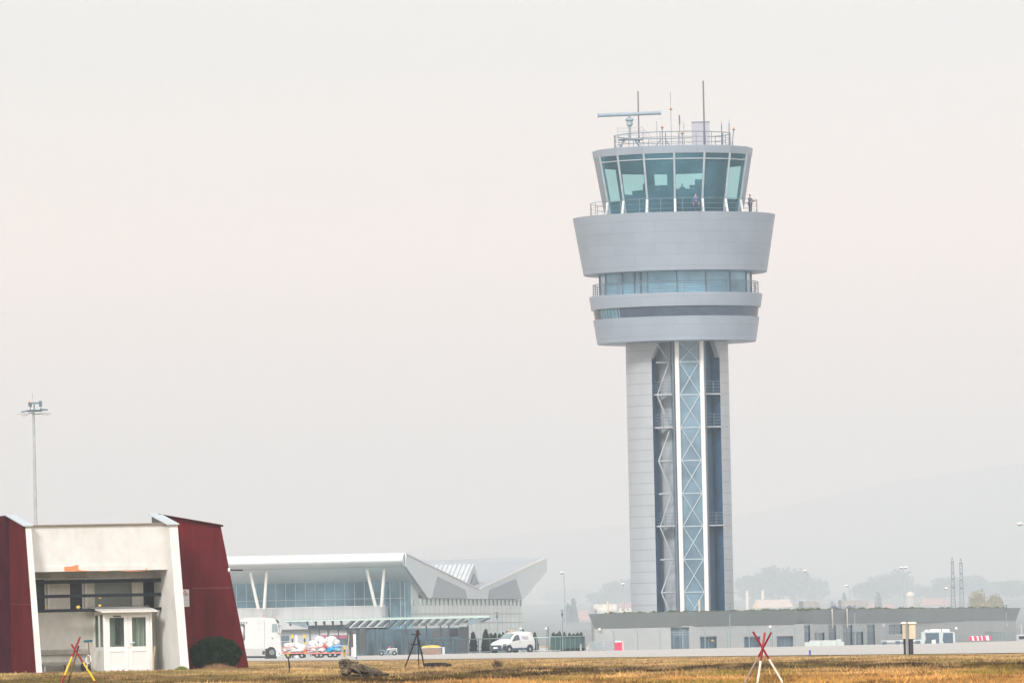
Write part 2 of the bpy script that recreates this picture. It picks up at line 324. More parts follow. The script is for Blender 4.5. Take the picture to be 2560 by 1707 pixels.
for k, (px, y, wpx, lab) in enumerate(TR):
    d = 12500 if k > 15 else (8700 + 150 * (k % 4)); tree(px, y, d, wpx, float(np.interp(d, [2600, 4500, 7000, 9000, 14500], HZ)), lab, seed=100 + k)
tree(2449, 1469, 3000, 64, 0, 'yellow autumn tree showing above the roof grass', F2, 2600, 131, 'autumn trees')
tree(2488, 1479, 3040, 56, 0, 'greenish yellow autumn tree, smaller one next to its yellow neighbour', F2, 2400, 132, 'autumn trees')
def conifer(px, ytop, d, wpx, gz, label, n=420, seed=0, group=None, ybase=None):
    x = X(px, d, ytop + 20); zt = Z(px, ytop, d); r = wpx / 2 * d / F; hh = zt - gz; R = random.Random(seed)
    root = thing('conifer', label, 'tree', (x, d, gz), group); MB().tube((x, d, gz - .05), (x, d, gz + hh * .8), r * .14, 6, r * .04).build('trunk', BARK, root)
    lob = []
    for k in range(9):
        f = k / 9; q = r * 1.3 * (1 - f) ** .45 * R.uniform(.95, 1.25); lob.append((x + R.uniform(-.12, .12) * r, d, gz + hh * (.1 + .84 * f), q, q, hh * .13))
    MB().lathe([(r * .9, hh * .04), (r * 1.05, hh * .3), (r * .8, hh * .62), (r * .4, hh * .88), (.01, hh * .97)], 12, (x, d, gz)).build('inner_foliage', mat('conifer_inner', (.025, .045, .032), .95, var=.3), root, 60)
    leaf_obj('crown', lob, n * 3, r * .22, seed, F3, root, .4); return root
for k, (px, y, d, wpx, lab) in enumerate([(1434, 1490, 5200, 24, 'small hazy conifer above the pink roof'), (1420, 1502, 5200, 26, 'shorter hazy conifer left of the one above the pink roof'), (2111, 1474, 5600, 20, 'slim hazy conifer between two street lamps'), (2080, 1496, 5600, 24, 'short hazy conifer beside the roof vents'), (2196, 1474, 5700, 24, 'hazy conifer left of the double street lamp')]):
    conifer(px, y, d, wpx, 0, lab, 300, 150 + k, 'distant conifers')
# ------------------------------------------------------------------ control tower
TD = 760.0; K = 1.08844; SCT = F / TD
TX = X(1694, TD, 950)
def zt(dy): y = dy * K; return Z(1683 + (y - 370) * .0198, y, TD)
CLAD = panel('tower_cladding', (.285, .33, .39), (.215, .255, .305), 4.2, 1.0, .022, .45, .1, .03)  # bluish cast of the haze is put into the tower's colours
CLADW = panel('shaft_cladding', (.39, .415, .44), (.23, .25, .275), 60, .98, .03, .45, .1, .02)
SOFF = mat('soffit_panel', (.40, .41, .43), .5, var=.05); COREM = panel('core_cladding', (.36, .40, .44), (.28, .3, .32), 60, 1.5, .03, .45, .3, .03)
CABG = glass('cab_glass', (.44, .72, .69), (.11, .36, .48), .72, .03); BANDG = glass('band_glass', (.45, .65, .75), (.22, .46, .62), .15, .04); LIFTG = glass('lift_glass', (.5, .68, .77), (.18, .29, .37), .3, .05)
STRG = mat('stripe_glass', (.05, .075, .115), .12, var=.15, spec=.7); DKIN = mat('dark_interior', (.025, .06, .09), .7); DKREC = mat('recess_shade_blue', (.02, .065, .125), .5, var=.2); RAILM = mat('railing_steel', (.20, .235, .27), .45, .4)  # dark recess colour: shade and haze blue are put into it
tw = thing('control_tower', 'tall pale grey airport control tower with flared drums, glass cab and rooftop radar', 'control tower', (TX, TD, 0)); C0 = (TX, TD, 0)
def pol(r, deg, z): a = math.radians(deg); return Vector((TX + r * math.sin(a), TD - r * math.cos(a), z))
Z5, Z63, Z68, Z709, Z732, Z788 = zt(499), zt(630), zt(681), zt(709.5), zt(732.5), zt(788); ZC, ZR = zt(361), zt(345)
def lathe(name, prof, m, n=96, a0=0, a1=2 * PI, smooth=30, parent=tw): return MB().lathe(prof, n, C0, a0, a1).build(name, m, parent, smooth)
# shaft: a C-shaped shell with the opening turned a little to the right
def shell(a0d, a1d, r0, r1, z0, z1, mb=None, n=90):
    mb = mb or MB(); a0, a1 = math.radians(a0d), math.radians(a1d)
    mb.lathe([(r1, z0), (r1, z1)], n, C0, a0, a1); mb.lathe([(r0, z1), (r0, z0)], n, C0, a0, a1)
    for d in (a0d, a1d): mb.face([pol(r0, d, z0), pol(r1, d, z0), pol(r1, d, z1), pol(r0, d, z1)])
    mb.face([pol(r1, a0d, z1), pol(r0, a0d, z1), pol(r0, a1d, z1), pol(r1, a1d, z1)]) if a1d - a0d < 20 else None
    return mb
sh = shell(54.5, 329, 3.95, 4.57, 0, Z788)
for (e, s) in ((329, 1), (54.5, -1)):                         # chamfered haunches at the head of the opening
    q = [(e, Z788), (e + s * 8.5, Z788), (e + s * 8.5, Z788 - .15), (e, Z788 - 1.5)]
    sh.prism([pol(4.56, d, z) for d, z in q], pol(4.1, e, 0) - pol(4.56, e, 0))
sh.build('shaft_wall', CLADW, tw, 35)
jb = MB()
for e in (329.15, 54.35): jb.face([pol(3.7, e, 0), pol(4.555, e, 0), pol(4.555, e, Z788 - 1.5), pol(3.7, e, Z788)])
jb.build('opening_jamb', DKREC, tw)  # jambs painted in the same dark shade colour as the recess
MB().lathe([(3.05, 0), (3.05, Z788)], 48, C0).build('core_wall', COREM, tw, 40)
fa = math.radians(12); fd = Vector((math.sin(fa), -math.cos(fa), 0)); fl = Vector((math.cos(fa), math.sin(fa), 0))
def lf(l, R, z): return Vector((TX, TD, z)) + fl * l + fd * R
MB().hexa([lf(1.3, 2.9, 0), lf(3.1, 2.4, 0), lf(3.1, 2.2, 0), lf(1.3, 2.7, 0), lf(1.3, 2.9, Z788), lf(3.1, 2.4, Z788), lf(3.1, 2.2, Z788), lf(1.3, 2.7, Z788)]).build('recess_shade_panel', DKREC, tw)  # added dark panel: the recess's shade is put into its colour
for s in (-1, 1): MB().tube(lf(s * 1.12, 4.72, 0), lf(s * 1.12, 4.72, Z788), .205, 16).build('column', WHT, tw, 40)
gl = MB(); 
gl.face([lf(-.93, 4.66, 0), lf(.93, 4.66, 0), lf(.93, 4.66, Z788), lf(-.93, 4.66, Z788)])
for s in (-1, 1): gl.face([lf(s * 1.32, 4.6, 0), lf(s * 1.32, 3.0, 0), lf(s * 1.32, 3.0, Z788), lf(s * 1.32, 4.6, Z788)])
gl.build('lift_glazing', LIFTG, tw)
for s in (-1, 1): MB().hexa([lf(s * 1.40, 4.55, 0), lf(s * 1.52, 4.55, 0), lf(s * 1.52, 4.35, 0), lf(s * 1.40, 4.35, 0), lf(s * 1.40, 4.55, Z788), lf(s * 1.52, 4.55, Z788), lf(s * 1.52, 4.35, Z788), lf(s * 1.40, 4.35, Z788)]).build('lift_post', DSTEEL, tw)
BR = mat('pale_bracing', (.38, .46, .51), .5)
bay = 2.91; zb = zt(1438) + .1; k = 0
while True:
    z0 = zb + bay * (k - 1); z1 = min(z0 + bay, Z788)
    if z0 > Z788 - .5: break
    b = MB(); b.tube(lf(-.9, 4.70, max(z0, 0)), lf(.9, 4.70, z1), .045, 6).tube(lf(.9, 4.70, max(z0, 0)), lf(-.9, 4.70, z1), .045, 6)
    b.hexa([lf(l, R, z) for z in (z1 - .05, z1 + .05) for l, R in ((-.92, 4.72), (.92, 4.72), (.92, 4.66), (-.92, 4.66))])
    b.build('cross_brace', BR, tw)
    zz = MB(); a_, b_ = (-1.62, -2.75) if k % 2 else (-2.75, -1.62)
    zz.tube(lf(a_, 3.75, max(z0, 0)), lf(b_, 3.75, z1), .075, 8).tube(lf(-1.55, 3.75, z1), lf(-2.8, 3.75, z1), .08, 8); zz.build('side_brace', mat('pale_steel', (.34, .37, .39), .5), tw, 40)
    k += 1
for kk in (0, 3, 6, 7):
    z = zb + bay * kk
    for s in (-1, 1):
        MB().hexa([lf(s * 1.5, 4.25, z), lf(s * 3.0, 3.8, z), lf(s * 3.0, 2.8, z), lf(s * 1.5, 2.8, z), lf(s * 1.5, 4.25, z + .12), lf(s * 3.0, 3.8, z + .12), lf(s * 3.0, 2.8, z + .12), lf(s * 1.5, 2.8, z + .12)]).build('landing', STEEL, tw)
        rl = MB()
        for q in range(4): rl.tube(lf(s * 1.55, 4.2, z + .35 + q * .28), lf(s * 2.95, 3.78, z + .35 + q * .28), .022, 5)
        rl.tube(lf(s * 2.3, 4, z), lf(s * 2.3, 4, z + 1.2), .03, 5); rl.build('landing_railing', mat('landing_rail_blue', (.14, .19, .24), .6), tw)
# lower drum with its dark stripe
def rl(dy): return 7.08 + (7.72 - 7.08) * (788 - dy) / (788 - 681)
lathe('lower_drum', [(4.5, Z788 + .02), (7.02, Z788), (7.08, Z788 + .03), (rl(733), Z732), (rl(733) - .16, Z732)], CLAD)
lathe('dark_window_stripe', [(rl(733) - .15, Z732), (rl(709) - .15, Z709)], STRG, a0=math.radians(-42), a1=math.radians(318))
sg = MB().lathe([(rl(733) - .15, Z732), (rl(709) - .15, Z709)], 8, C0, math.radians(-67), math.radians(-44)); sg.build('stripe_window', mat('stripe_window_glass', (.13, .25, .31), .1, var=.2, spec=.7), tw)
lathe('lower_drum_rim', [(rl(709) - .16, Z709), (rl(709), Z709), (7.72, Z68), (7.72, Z68 + .07), (7.55, Z68 + .07), (6.5, Z68 + .02)], CLAD)
# glazed middle level
lathe('window_band', [(6.73, Z68), (6.73, Z63 + .05)], BANDG, n=16, smooth=0)
lathe('middle_core', [(5.6, Z68), (5.6, Z63)], mat('inner_wall', (.25, .33, .38), .6), n=48)
for k in range(16):
    a = k * 22.5; MB().tube(pol(6.77, a, Z68), pol(6.77, a, Z63), .06, 6).build('mullion', RAILM, tw)
for a in (-34, -28.5): MB().tube(pol(6.72, a, Z68), pol(6.72, a, Z63), .06, 6).build('mullion', RAILM, tw)
def railing(name, r, z, h, npost, nrail, parent=tw, rp=.036, rr=.026):
    b = MB()
    for i in range(nrail):
        zz = z + h * (1 - i / nrail); rad = rr if i else rr * 1.6
        b.path([pol(r, j * 360 / 64, zz) for j in range(65)], rad, 5)
    for i in range(npost): b.tube(pol(r, i * 360 / npost + 5, z), pol(r, i * 360 / npost + 5, z + h), rp, 5)
    return b.build(name, RAILM, parent)
railing('middle_railing', 7.36, Z68, 1.12, 22, 5)
# upper drum and gallery
lathe('upper_drum', [(6.6, Z63 + .03), (8.08, Z63), (8.18, Z63 + .05), (9.01, Z5 - .06), (9.03, Z5 + .03), (8.9, Z5 + .05), (8.85, Z5 - .02), (5.9, Z5 - .02)], CLAD)
railing('gallery_railing', 7.46, Z5 - .02, 1.35, 24, 3, rp=.026, rr=.015)
for k in range(-4, 5):
    if k in (-4, 4): continue
    a = k * 22.5; MB().tube(pol(6.62, a, Z5 - .02), pol(6.4, a, Z5 + 1.3), .115, 8).build('gallery_strut', WHT, tw, 40)
# cab
r0c, r1c = 6.14, 7.05
def cabp(dg, f, dr=0): return pol(r0c + (r1c - r0c) * f + dr, dg, Z5 + (ZC - Z5) * f)
ft = (zt(374.7) - Z5) / (ZC - Z5)
for k in range(-5, 5):
    a, b = k * 22.5, (k + 1) * 22.5
    if k in (-5, -4, 3, 4): MB().prism([cabp(a, 0), cabp(b, 0), cabp(b, 1), cabp(a, 1)], (pol(1, (a + b) / 2 + 180, 0) - Vector(C0)) * .25).build('cab_side_panel', CLAD, tw)
    else: MB().face([cabp(a, 0, -.03), cabp(b, 0, -.03), cabp(b, 1, -.03), cabp(a, 1, -.03)]).build('cab_window', CABG, tw)
for k in range(-3, 4): MB().tube(cabp(k * 22.5, 0), cabp(k * 22.5, 1), .1, 8).build('cab_mullion', mat('cab_frame', (.40, .46, .5), .45, .3), tw, 40)
b = MB(); b.path([cabp(k * 22.5, ft) for k in range(-3, 4)], .055, 6); b.build('cab_transom', MATS['cab_frame'], tw)
# rear wall of the cab: openings towards the sky
op = [(-68 + 180, -47 + 180), (180 - 42, 180 - 21.5), (180 - 13.5, 180 - 3.5), (180 + 3, 180 + 26), (180 + 46, 180 + 68)]; op = [(360 - b, 360 - a) for a, b in op]
zlo, zhi = Z5 + 2.35, Z5 + 4.2; rw = MB()
def arc(a, b, z0, z1):
    n = max(1, int(abs(b - a) / 6))
    for i in range(n):
        p, q = a + (b - a) * i / n, a + (b - a) * (i + 1) / n; f0, f1 = (z0 - Z5) / (ZC - Z5), (z1 - Z5) / (ZC - Z5)
        rw.hexa([cabp(p, f0), cabp(q, f0), cabp(q, f0, -.15), cabp(p, f0, -.15), cabp(p, f1), cabp(q, f1), cabp(q, f1, -.15), cabp(p, f1, -.15)])
rw_cut = []; oo = sorted(op); aL, bR = oo[0], oo[-1]
for (a, b) in ((112.5, aL[0]), (aL[1], bR[0]), (bR[1], 247.5)):
    if b > a: arc(a, b, Z5, zlo); arc(a, b, zhi, ZC)
for (a, b) in (aL, bR): arc(a, b, Z5, Z5 + 1.5); arc(a, b, Z5 + 4.6, ZC)
cur = 112.5
for a, b in sorted(op):
    if a > cur: arc(cur, a, zlo, zhi)
    if a < 130 or b > 230: rw_cut.append((a, b))
    cur = b
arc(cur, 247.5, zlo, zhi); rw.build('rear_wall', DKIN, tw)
lathe('cab_ceiling', [(.05, ZC + .02), (7.0, ZC + .02)], DKIN, n=16)
lathe('cab_floor', [(.05, Z5 + 1.35), (6.2, Z5 + 1.35)], DKIN, n=16); lathe('cab_core', [(1.1, Z5), (1.1, Z5 + 1.3)], DKIN, n=16)
MB().lathe([(6.95, ZC), (7.09, ZC - .03), (7.17, ZR), (7.0, ZR + .05), (6.6, ZR + .02), (.02, ZR + .04)], 16, C0).build('cab_roof', CLAD, tw)
# roof equipment
def rx_(zx, off=0): return TX + (zx - 1083) / 4.126 / SCT + off
def rz_(zy, zx=1083): y = 180 + zy / 4.126; return Z(1420 + zx / 4.126, y, TD)
railing('roof_railing', 5.2, ZR, rz_(640) - ZR - .1, 20, 3, rp=.034, rr=.025)
PB = mat('radar_grey', (.28, .35, .40), .45, .2); ANT = mat('antenna_grey', (.13, .14, .18), .5, .3)
rad = MB(); cx = rx_(643); yr = TD - 1.2
p0, p1 = Vector((rx_(318), yr - .5, rz_(462, 318))), Vector((rx_(968), yr + .5, rz_(428, 968)))
MB().path([p0, p0 + (p1 - p0) * .03, p0 + (p1 - p0) * .97, p1], [.2, .17, .17, .2], 14).build('radar_bar', PB, tw, 40)
zc = rz_(440, 643); zp = rz_(700, 643)
MB().lathe([(.02, zc - .15), (.12, zc - .2), (.12, zc - .35), (.30, zc - .42), (.38, zc - .55), (.36, zc - .62), (.27, zc - .68), (.27, zc - .9), (.30, zc - 1.0), (.16, zc - 1.15), (.09, zc - 1.3), (.10, zp)], 20, (cx, yr, 0)).build('radar_pedestal', PB, tw, 40)
b = MB().box(cx - 1.0, cx + 1.2, yr - .9, yr + .9, zp - .1, zp)
for sx_, sy_ in ((-1, -1), (1, -1), (-1, 1), (1, 1)): b.tube((cx + sx_ * .5, yr + sy_ * .6, zp - .1), (cx + sx_ * 1.15, yr + sy_ * .9, ZR), .09, 6)
b.build('radar_platform', PB, tw)
b = MB()
for zz in (.35, .7, 1.0): b.path([(cx - 1.1, yr - .9, zp + zz), (cx + 1.2, yr - .9, zp + zz), (cx + 1.2, yr + .9, zp + zz), (cx - 1.1, yr + .9, zp + zz), (cx - 1.1, yr - .9, zp + zz)], .018, 5)
for p in ((-1.1, -.9), (.1, -.9), (1.2, -.9), (1.2, .9), (-1.1, .9)): b.tube((cx + p[0], yr + p[1], zp), (cx + p[0], yr + p[1], zp + 1.0), .02, 5)
for zz in (.45, .85): b.tube((cx + 1.2, yr - .4, zp + zz), (cx + 2.2, yr - .4, ZR + zz), .018, 5)
for q in range(6): b.tube((cx + 1.3 + q * .17, yr - .4, zp - q * .17), (cx + 1.3 + q * .17, yr - .4, zp - q * .17 + .9), .012, 4)
b.build('platform_railing', mat('thin_railing', (.45, .47, .49), .5), tw)
for (zx, ztop, zsw, r, y_) in ((740, 195, 680, .062, .5), (1407, 118, 620, .07, -3.2), (1157, 460, 560, .065, -2), (1592, 545, 650, .045, -1), (1667, 545, 640, .045, -2)):
    x_ = rx_(zx); MB().path([(x_, TD + y_, ZR), (x_, TD + y_, rz_(zsw, zx)), (x_, TD + y_, rz_(zsw, zx) + .02), (x_, TD + y_, rz_(ztop, zx))], [r * 1.5 if zx != 1157 else r * .4, r * 1.3 if zx != 1157 else r * .4, r, r * .9], 8).build('antenna', ANT, tw, 40)
for (zx, z0, ztop, y_) in ((1072, 760, 215, -1), (928, 760, 500, 1), (1200, 700, 535, -2), (1594, 545, 515, -1), (1669, 545, 510, -2), (1702, 770, 715, -2)):
    x_ = rx_(zx); MB().tube((x_, TD + y_, ZR), (x_, TD + y_, rz_(ztop, zx)), .022, 5).build('whip_antenna', RAILM, tw)
for (zx, zy, y_) in ((975, 580, -3), (1073, 378, -1), (1180, 640, -3), (1713, 592, -2)):
    x_ = rx_(zx); z_ = rz_(zy, zx)
    p = MB().lathe([(.05, z_ - .22), (.13, z_ - .16), (.13, z_ - .1), (.06, z_ - .1)], 10, (x_, TD + y_, 0)).build('lamp_base', ANT, tw)
    MB().lathe([(.02, z_ - .1), (.09, z_ - .08), (.09, z_ + .03), (.02, z_ + .1)], 12, (x_, TD + y_, 0)).build('obstruction_light', ORG, tw, 40)
    if zx != 1073: MB().tube((x_ if zx < 1700 else x_ - .2, TD + y_, ZR), (x_, TD + y_, z_ - .2), .05, 6).build('lamp_post', RAILM, tw)
x0, x1 = rx_(1290), rx_(1468); zb_ = rz_(525, 1380)
MB().box(x0, x1, TD - .8, TD + .8, ZR, zb_).build('roof_cabinet', panel('cabinet_grey', (.52, .53, .57), (.4, .4, .44), .9, 3, .03, .5, .1), tw); MB().box(x0 - .04, x1 + .04, TD - .85, TD + .85, zb_, zb_ + .06).build('cabinet_lid', RAILM, tw)
b = MB(); xm = rx_(985)
b.tube((xm - .9, TD - 3, ZR), (xm - .15, TD - 3, ZR + .9), .05, 6).tube((xm + .7, TD - 3, ZR), (xm + .1, TD - 3, ZR + .9), .05, 6).tube((xm + .2, TD - 3, ZR), (xm + .2, TD - 3, ZR + 1.4), .05, 6); b.build('lamp_frame', RAILM, tw)
# desks and people in the cab and on the gallery
dk = thing('control_desk', 'dark curved control desk inside the tower cab', 'desk', (TX, TD, Z5 + 1.35))
MB().lathe([(4.2, Z5 + 1.37), (4.3, Z5 + 2.3), (3.4, Z5 + 2.35), (3.4, Z5 + 1.37)], 24, C0, math.radians(-60), math.radians(60)).build('desk_body', DKIN, dk)
for a in (-38, -26, -12, 27, 38):
    p = pol(3.6, a, Z5 + 2.37); MB().box(p.x - .25, p.x + .25, p.y - .05, p.y + .05, p.z, p.z + .3).build('monitor', DKIN, dk)
for (a, r_, z0_, z1_, w_) in ((-46, 3.2, 1.37, 2.9, .45), (-24, 2.2, 1.37, 2.75, .4), (47, 3.2, 1.37, 3.2, .45), (58, 3.4, 1.37, 2.8, .4), (-32, 2.6, 4.5, 5.0, .25)):
    p = pol(r_, a, 0); MB().box(p.x - w_, p.x + w_, p.y - .3, p.y + .3, Z5 + z0_, Z5 + z1_).build('added_rack' if z0_ < 4 else 'added_screen', DKIN, dk)  # clutter added to make the cab interior darker, with more silhouettes
SKIN = mat('skin', (.5, .3, .22), .6, var=.08)
def person(label, loc, face, shirt, trousers, hair=(.03, .025, .02), pose='stand', hgt=1.76, group=None):
    """one skinned body, posed; shirt, trousers and hair are its children.  face: heading (0 looks at -Y)"""
    s = hgt / 1.76; root = thing('person', label, 'person', loc, group); R = Matrix.Rotation(face, 3, 'Z'); L0 = Vector(loc)
    def P(x, y, z): return tuple(L0 + R @ Vector((x * s, y * s, z * s)))
    sit = pose == 'sit'; hz_ = .48 if sit else .93
    def limb_leg(sd):
        if sit: return [(sd * .1, 0, hz_, .085), (sd * .12, -.42, hz_ + .02, .07), (sd * .12, -.45, .1, .05), (sd * .12, -.58, .04, .04)]
        return [(sd * .09, 0, hz_, .09), (sd * .11, -.02, .5, .065), (sd * .11, .02, .1, .045), (sd * .12, -.14, .04, .04)]
    t = hz_ - .93
    def limb_arm(sd):
        if pose == 'sit': return [(sd * .19, 0, 1.42 + t, .055), (sd * .25, -.08, 1.15 + t, .045), (sd * .17, -.33, 1.12 + t, .035), (sd * .16, -.41, 1.13 + t, .028)]
        if pose == 'rail': return [(sd * .19, 0, 1.42, .055), (sd * .26, -.1, 1.16, .045), (sd * .2, -.33, 1.22, .034), (sd * .19, -.41, 1.22, .028)]
        return [(sd * .19, 0, 1.42, .055), (sd * .25, .02, 1.13, .045), (sd * .25, -.08, .88, .034), (sd * .25, -.1, .8, .028)]
    def skin(name, chains, m, grow, parent):
        v, e, r = [], [], []; idx = {}
        for ch in chains:
            pr = None
            for (x, y, z, rr) in ch:
                key = (round(x, 3), round(y, 3), round(z, 3))
                if key not in idx: idx[key] = len(v); v.append(P(x, y, z)); r.append((rr + grow) * s)
                if pr is not None and pr != idx[key]: e.append((pr, idx[key]))
                pr = idx[key]
        off = OFF[root.name]; me = bpy.data.meshes.new(name); me.from_pydata([tuple(Vector(q) - off) for q in v], e, [])
        o = bpy.data.objects.new(name, me); COL.objects.link(o); o.parent = parent; me.materials.append(m)
        o.modifiers.new('skin', 'SKIN')
        for i_, q in enumerate(me.skin_vertices[0].data): q.radius = (r[i_], r[i_]); q.use_root = i_ == 0
        o.modifiers.new('sub', 'SUBSURF').levels = 1; o.modifiers['sub'].render_levels = 2; OFF[o.name] = off; return o
    pel = (0, 0, hz_ + .02, .13); ch = (0, -.01, 1.3 + t, .15); nk = (0, 0, 1.5 + t, .055)
    spine = [pel, (0, 0, 1.1 + t, .125), ch, nk, (0, -.015, 1.6 + t, .085), (0, -.01, 1.69 + t, .075)]
    def hand(sd):
        w_ = limb_arm(sd)[-1]; f = []
        for q in range(4): f.append([w_, (w_[0] + sd * (.03 - .02 * q), w_[1] - .07, w_[2] - .05 + .006 * q, .009), (w_[0] + sd * (.03 - .02 * q), w_[1] - .085, w_[2] - .1, .008)])
        f.append([w_, (w_[0] - sd * .05, w_[1] - .03, w_[2] - .02, .01)]); return f
    fig = [spine, [(0, -.015, 1.6 + t, .085), (0, -.11, 1.59 + t, .016)]] + [[pel] + limb_leg(sd) for sd in (-1, 1)] + [[ch] + limb_arm(sd) for sd in (-1, 1)] + hand(-1) + hand(1)
    skin('body', fig, SKIN, 0, root)
    skin('shirt', [[(0, 0, hz_ + .08, .13), (0, 0, 1.1 + t, .125), ch, (0, 0, 1.44 + t, .08)]] + [[ch] + limb_arm(sd)[:3] for sd in (-1, 1)], mat('cloth_%s' % str(shirt), shirt, .85), .014, root)
    skin('trousers', [[pel] + limb_leg(sd)[:3] for sd in (-1, 1)], mat('cloth_%s' % str(trousers), trousers, .85), .014, root)
    hb = MB().blob(P(0, .015, 1.69 + t), (.088 * s, .098 * s, .07 * s), 12, 8); hb.build('hair', mat('hair_%s' % str(hair), hair, .7), root, 60); return root
pa = rx_(1293) - TX; person('person in blue work clothes standing behind the gallery railing', (TX + pa, TD - math.sqrt(7.0 ** 2 - pa ** 2), Z5 - .02), .3, (.08, .13, .26), (.04, .06, .12), pose='stand', hgt=1.8)
pb = rx_(1865) - TX; person('person in dark clothes at the right end of the gallery', (TX + pb, TD - math.sqrt(7.05 ** 2 - pb ** 2), Z5 - .02), .9, (.05, .07, .12), (.03, .04, .07), pose='rail', hgt=1.8)
pc = rx_(1180) - TX; person('person working inside the glass cab, seen against a rear window', (TX + pc, TD + 2.4, Z5 + 1.35), 0, (.12, .14, .16), (.04, .05, .07), pose='rail', hgt=1.75)
# ------------------------------------------------------------------ low building at the foot of the tower
PX = [1440, 1480, 1730, 2010, 2280, 2545, 2600]; PD = [712, 712, 714, 722, 752, 800, 812]
def fD(x): return float(np.interp(x, PX, PD))
def FB(x, z, e=0): d = fD(x); p = at(x, 1590, d); return Vector((p.x, d + e, z))
def fz(x, y): return Z(x, y, fD(x))
lb = thing('low_building', 'long low grey building with a dark sloped fascia and grassy roof under the tower', 'building', FB(2010, 0)); ZB, ZTp = 1.88, 3.10
def fx(x): return x + (1590 - 1590)
hol = []
for (x0, x1, y0, y1) in ((1677, 1723, 1567, 1621), (1749.5, 1791.5, 1590, 1620), (1859.5, 1900, 1590, 1617.5), (1941.5, 1982.5, 1589, 1616.5), (2010, 2025.6, 1561.5, 1604), (2035.6, 2061, 1580, 1601), (2071, 2090, 1561.5, 1602), (2107, 2131, 1561.5, 1613.5), (2131.5, 2158, 1578, 1613.5), (2167, 2187, 1560, 1612), (2221, 2256, 1559.5, 1584)):
    xm = (x0 + x1) / 2; hol.append((x0, x1, max(.02, fz(xm, y1)), min(ZB - .02, fz(xm, y0))))
holes_wall(MB(), FB, (1486, 2541), (-.02, ZB + .05), hol, .35).build('wall', panel('low_wall_panel', (.355, .375, .38), (.30, .315, .32), 3.2, .62, .012, .6, 0, .02, 0), lb)
for k, h in enumerate(hol):
    pn = MB().face([FB(h[0], h[2], .3), FB(h[1], h[2], .3), FB(h[1], h[3], .3), FB(h[0], h[3], .3)]).build('garage_door' if h[2] < .05 else 'window', mat('bluegrey_glass', (.08, .13, .175), .2, var=.2, spec=.6) if k % 3 else mat('grey_door', (.13, .175, .215), .5, var=.1), lb)
    fr_ = MB(); q_ = 1.4; FBx = lambda a, b_, c, d: fr_.hexa([FB(a, c, .24), FB(b_, c, .24), FB(b_, c, .29), FB(a, c, .29), FB(a, d, .24), FB(b_, d, .24), FB(b_, d, .29), FB(a, d, .29)])
    FBx(h[0], h[0] + q_, h[2], h[3]); FBx(h[1] - q_, h[1], h[2], h[3]); FBx(h[0] + q_, h[1] - q_, h[3] - .06, h[3]); xm_ = (h[0] + h[1]) / 2; FBx(xm_ - .5, xm_ + .5, h[2], h[3] - .06); fr_.build('frame', mat('opening_frame', (.30, .34, .37), .5), pn)
MB().hexa([FB(1687, .05, .27), FB(1704, .05, .27), FB(1704, .05, .29), FB(1687, .05, .29), FB(1687, 1.05, .27), FB(1704, 1.05, .27), FB(1704, 1.05, .29), FB(1687, 1.05, .29)]).build('inner_door', mat('inner_door_blue', (.06, .11, .14), .4), lb)
b = MB(); st = [1487, *np.linspace(1500, 2520, 22), 2540]; n = len(st); FAS = mat('fascia_grey', (.20, .225, .23), .55, var=.06, scale=(.5, .5, .1))
for i in range(n - 1):
    q = []
    for j in (i, i + 1):
        x = st[j]; ext = -14 if j == 0 else 12 if j == n - 1 else 0
        q.append((FB(x, ZB, -.05), FB(x + ext, ZTp, -.75), FB(x, ZB, .4), FB(x + ext, ZTp, .3)))
    (a0, b0, c0, d0), (a1, b1, c1, d1) = q
    for f4 in ((a0, a1, b1, b0), (c0, c1, a1, a0), (b0, b1, d1, d0)): b.face(f4)
    if i == 0: b.face([a0, b0, d0, c0])
    if i == n - 2: b.face([a1, b1, d1, c1])
b.build('fascia', FAS, lb)
b = MB()
for i in range(n - 1):
    b.face([FB(st[i], 3.02, .2), FB(st[i + 1], 3.02, .2), FB(st[i + 1], 3.02, 30), FB(st[i], 3.02, 30)])
b.face([FB(1487, 0, 0), FB(1487, 0, 30), FB(1487, 3.0, 30), FB(1487, 3.0, 0)]); b.face([FB(2540, 0, 0), FB(2540, 0, 30), FB(2540, 3.0, 30), FB(2540, 3.0, 0)])
b.face([FB(1487, 0, 30), FB(2540, 0, 30), FB(2540, 3.0, 30), FB(1487, 3.0, 30)]); b.build('roof', mat('roof_gravel', (.3, .3, .28), .9), lb)
def fbox(mb, x0, x1, y0, y1, e0, e1):
    xm = (x0 + x1) / 2; z0, z1 = fz(xm, y1), fz(xm, y0); z0 = max(z0, 2.95) if y1 > 1530 and y0 < 1530 else z0
    return mb.hexa([FB(x0, z0, e0), FB(x1, z0, e0), FB(x1, z0, e1), FB(x0, z0, e1), FB(x0, z1, e0), FB(x1, z1, e0), FB(x1, z1, e1), FB(x0, z1, e1)])
for (x0, x1, y0, y1, e0, m_) in ((1492, 1533, 1523, 1534, 4, LGREY), (2014, 2047, 1515, 1525, 4, LGREY), (2013, 2056, 1502, 1515.5, 4.3, mat('pale_roof_unit', (.62, .6, .57), .6)), (2110, 2172, 1513, 1523, 4, LGREY), (2110, 2180, 1499, 1513.5, 4.3, MATS['pale_roof_unit']), (1487, 1545, 1509, 1523.5, 4.3, MATS['pale_roof_unit'])):
    fbox(MB(), x0, x1, y0, y1 + (4 if y1 > 1516 else 0), e0, e0 + 3).build('roof_unit', m_, lb)
for (x0, x1, y0, y1) in ((1479.5, 1486.5, 1509, 1523), (2003, 2013.5, 1501, 1516), (2101.5, 2109, 1499, 1513)): fbox(MB(), x0, x1, y0, y1 + 18, 3.4, 3.9).build('vent_stack', GREY, lb)
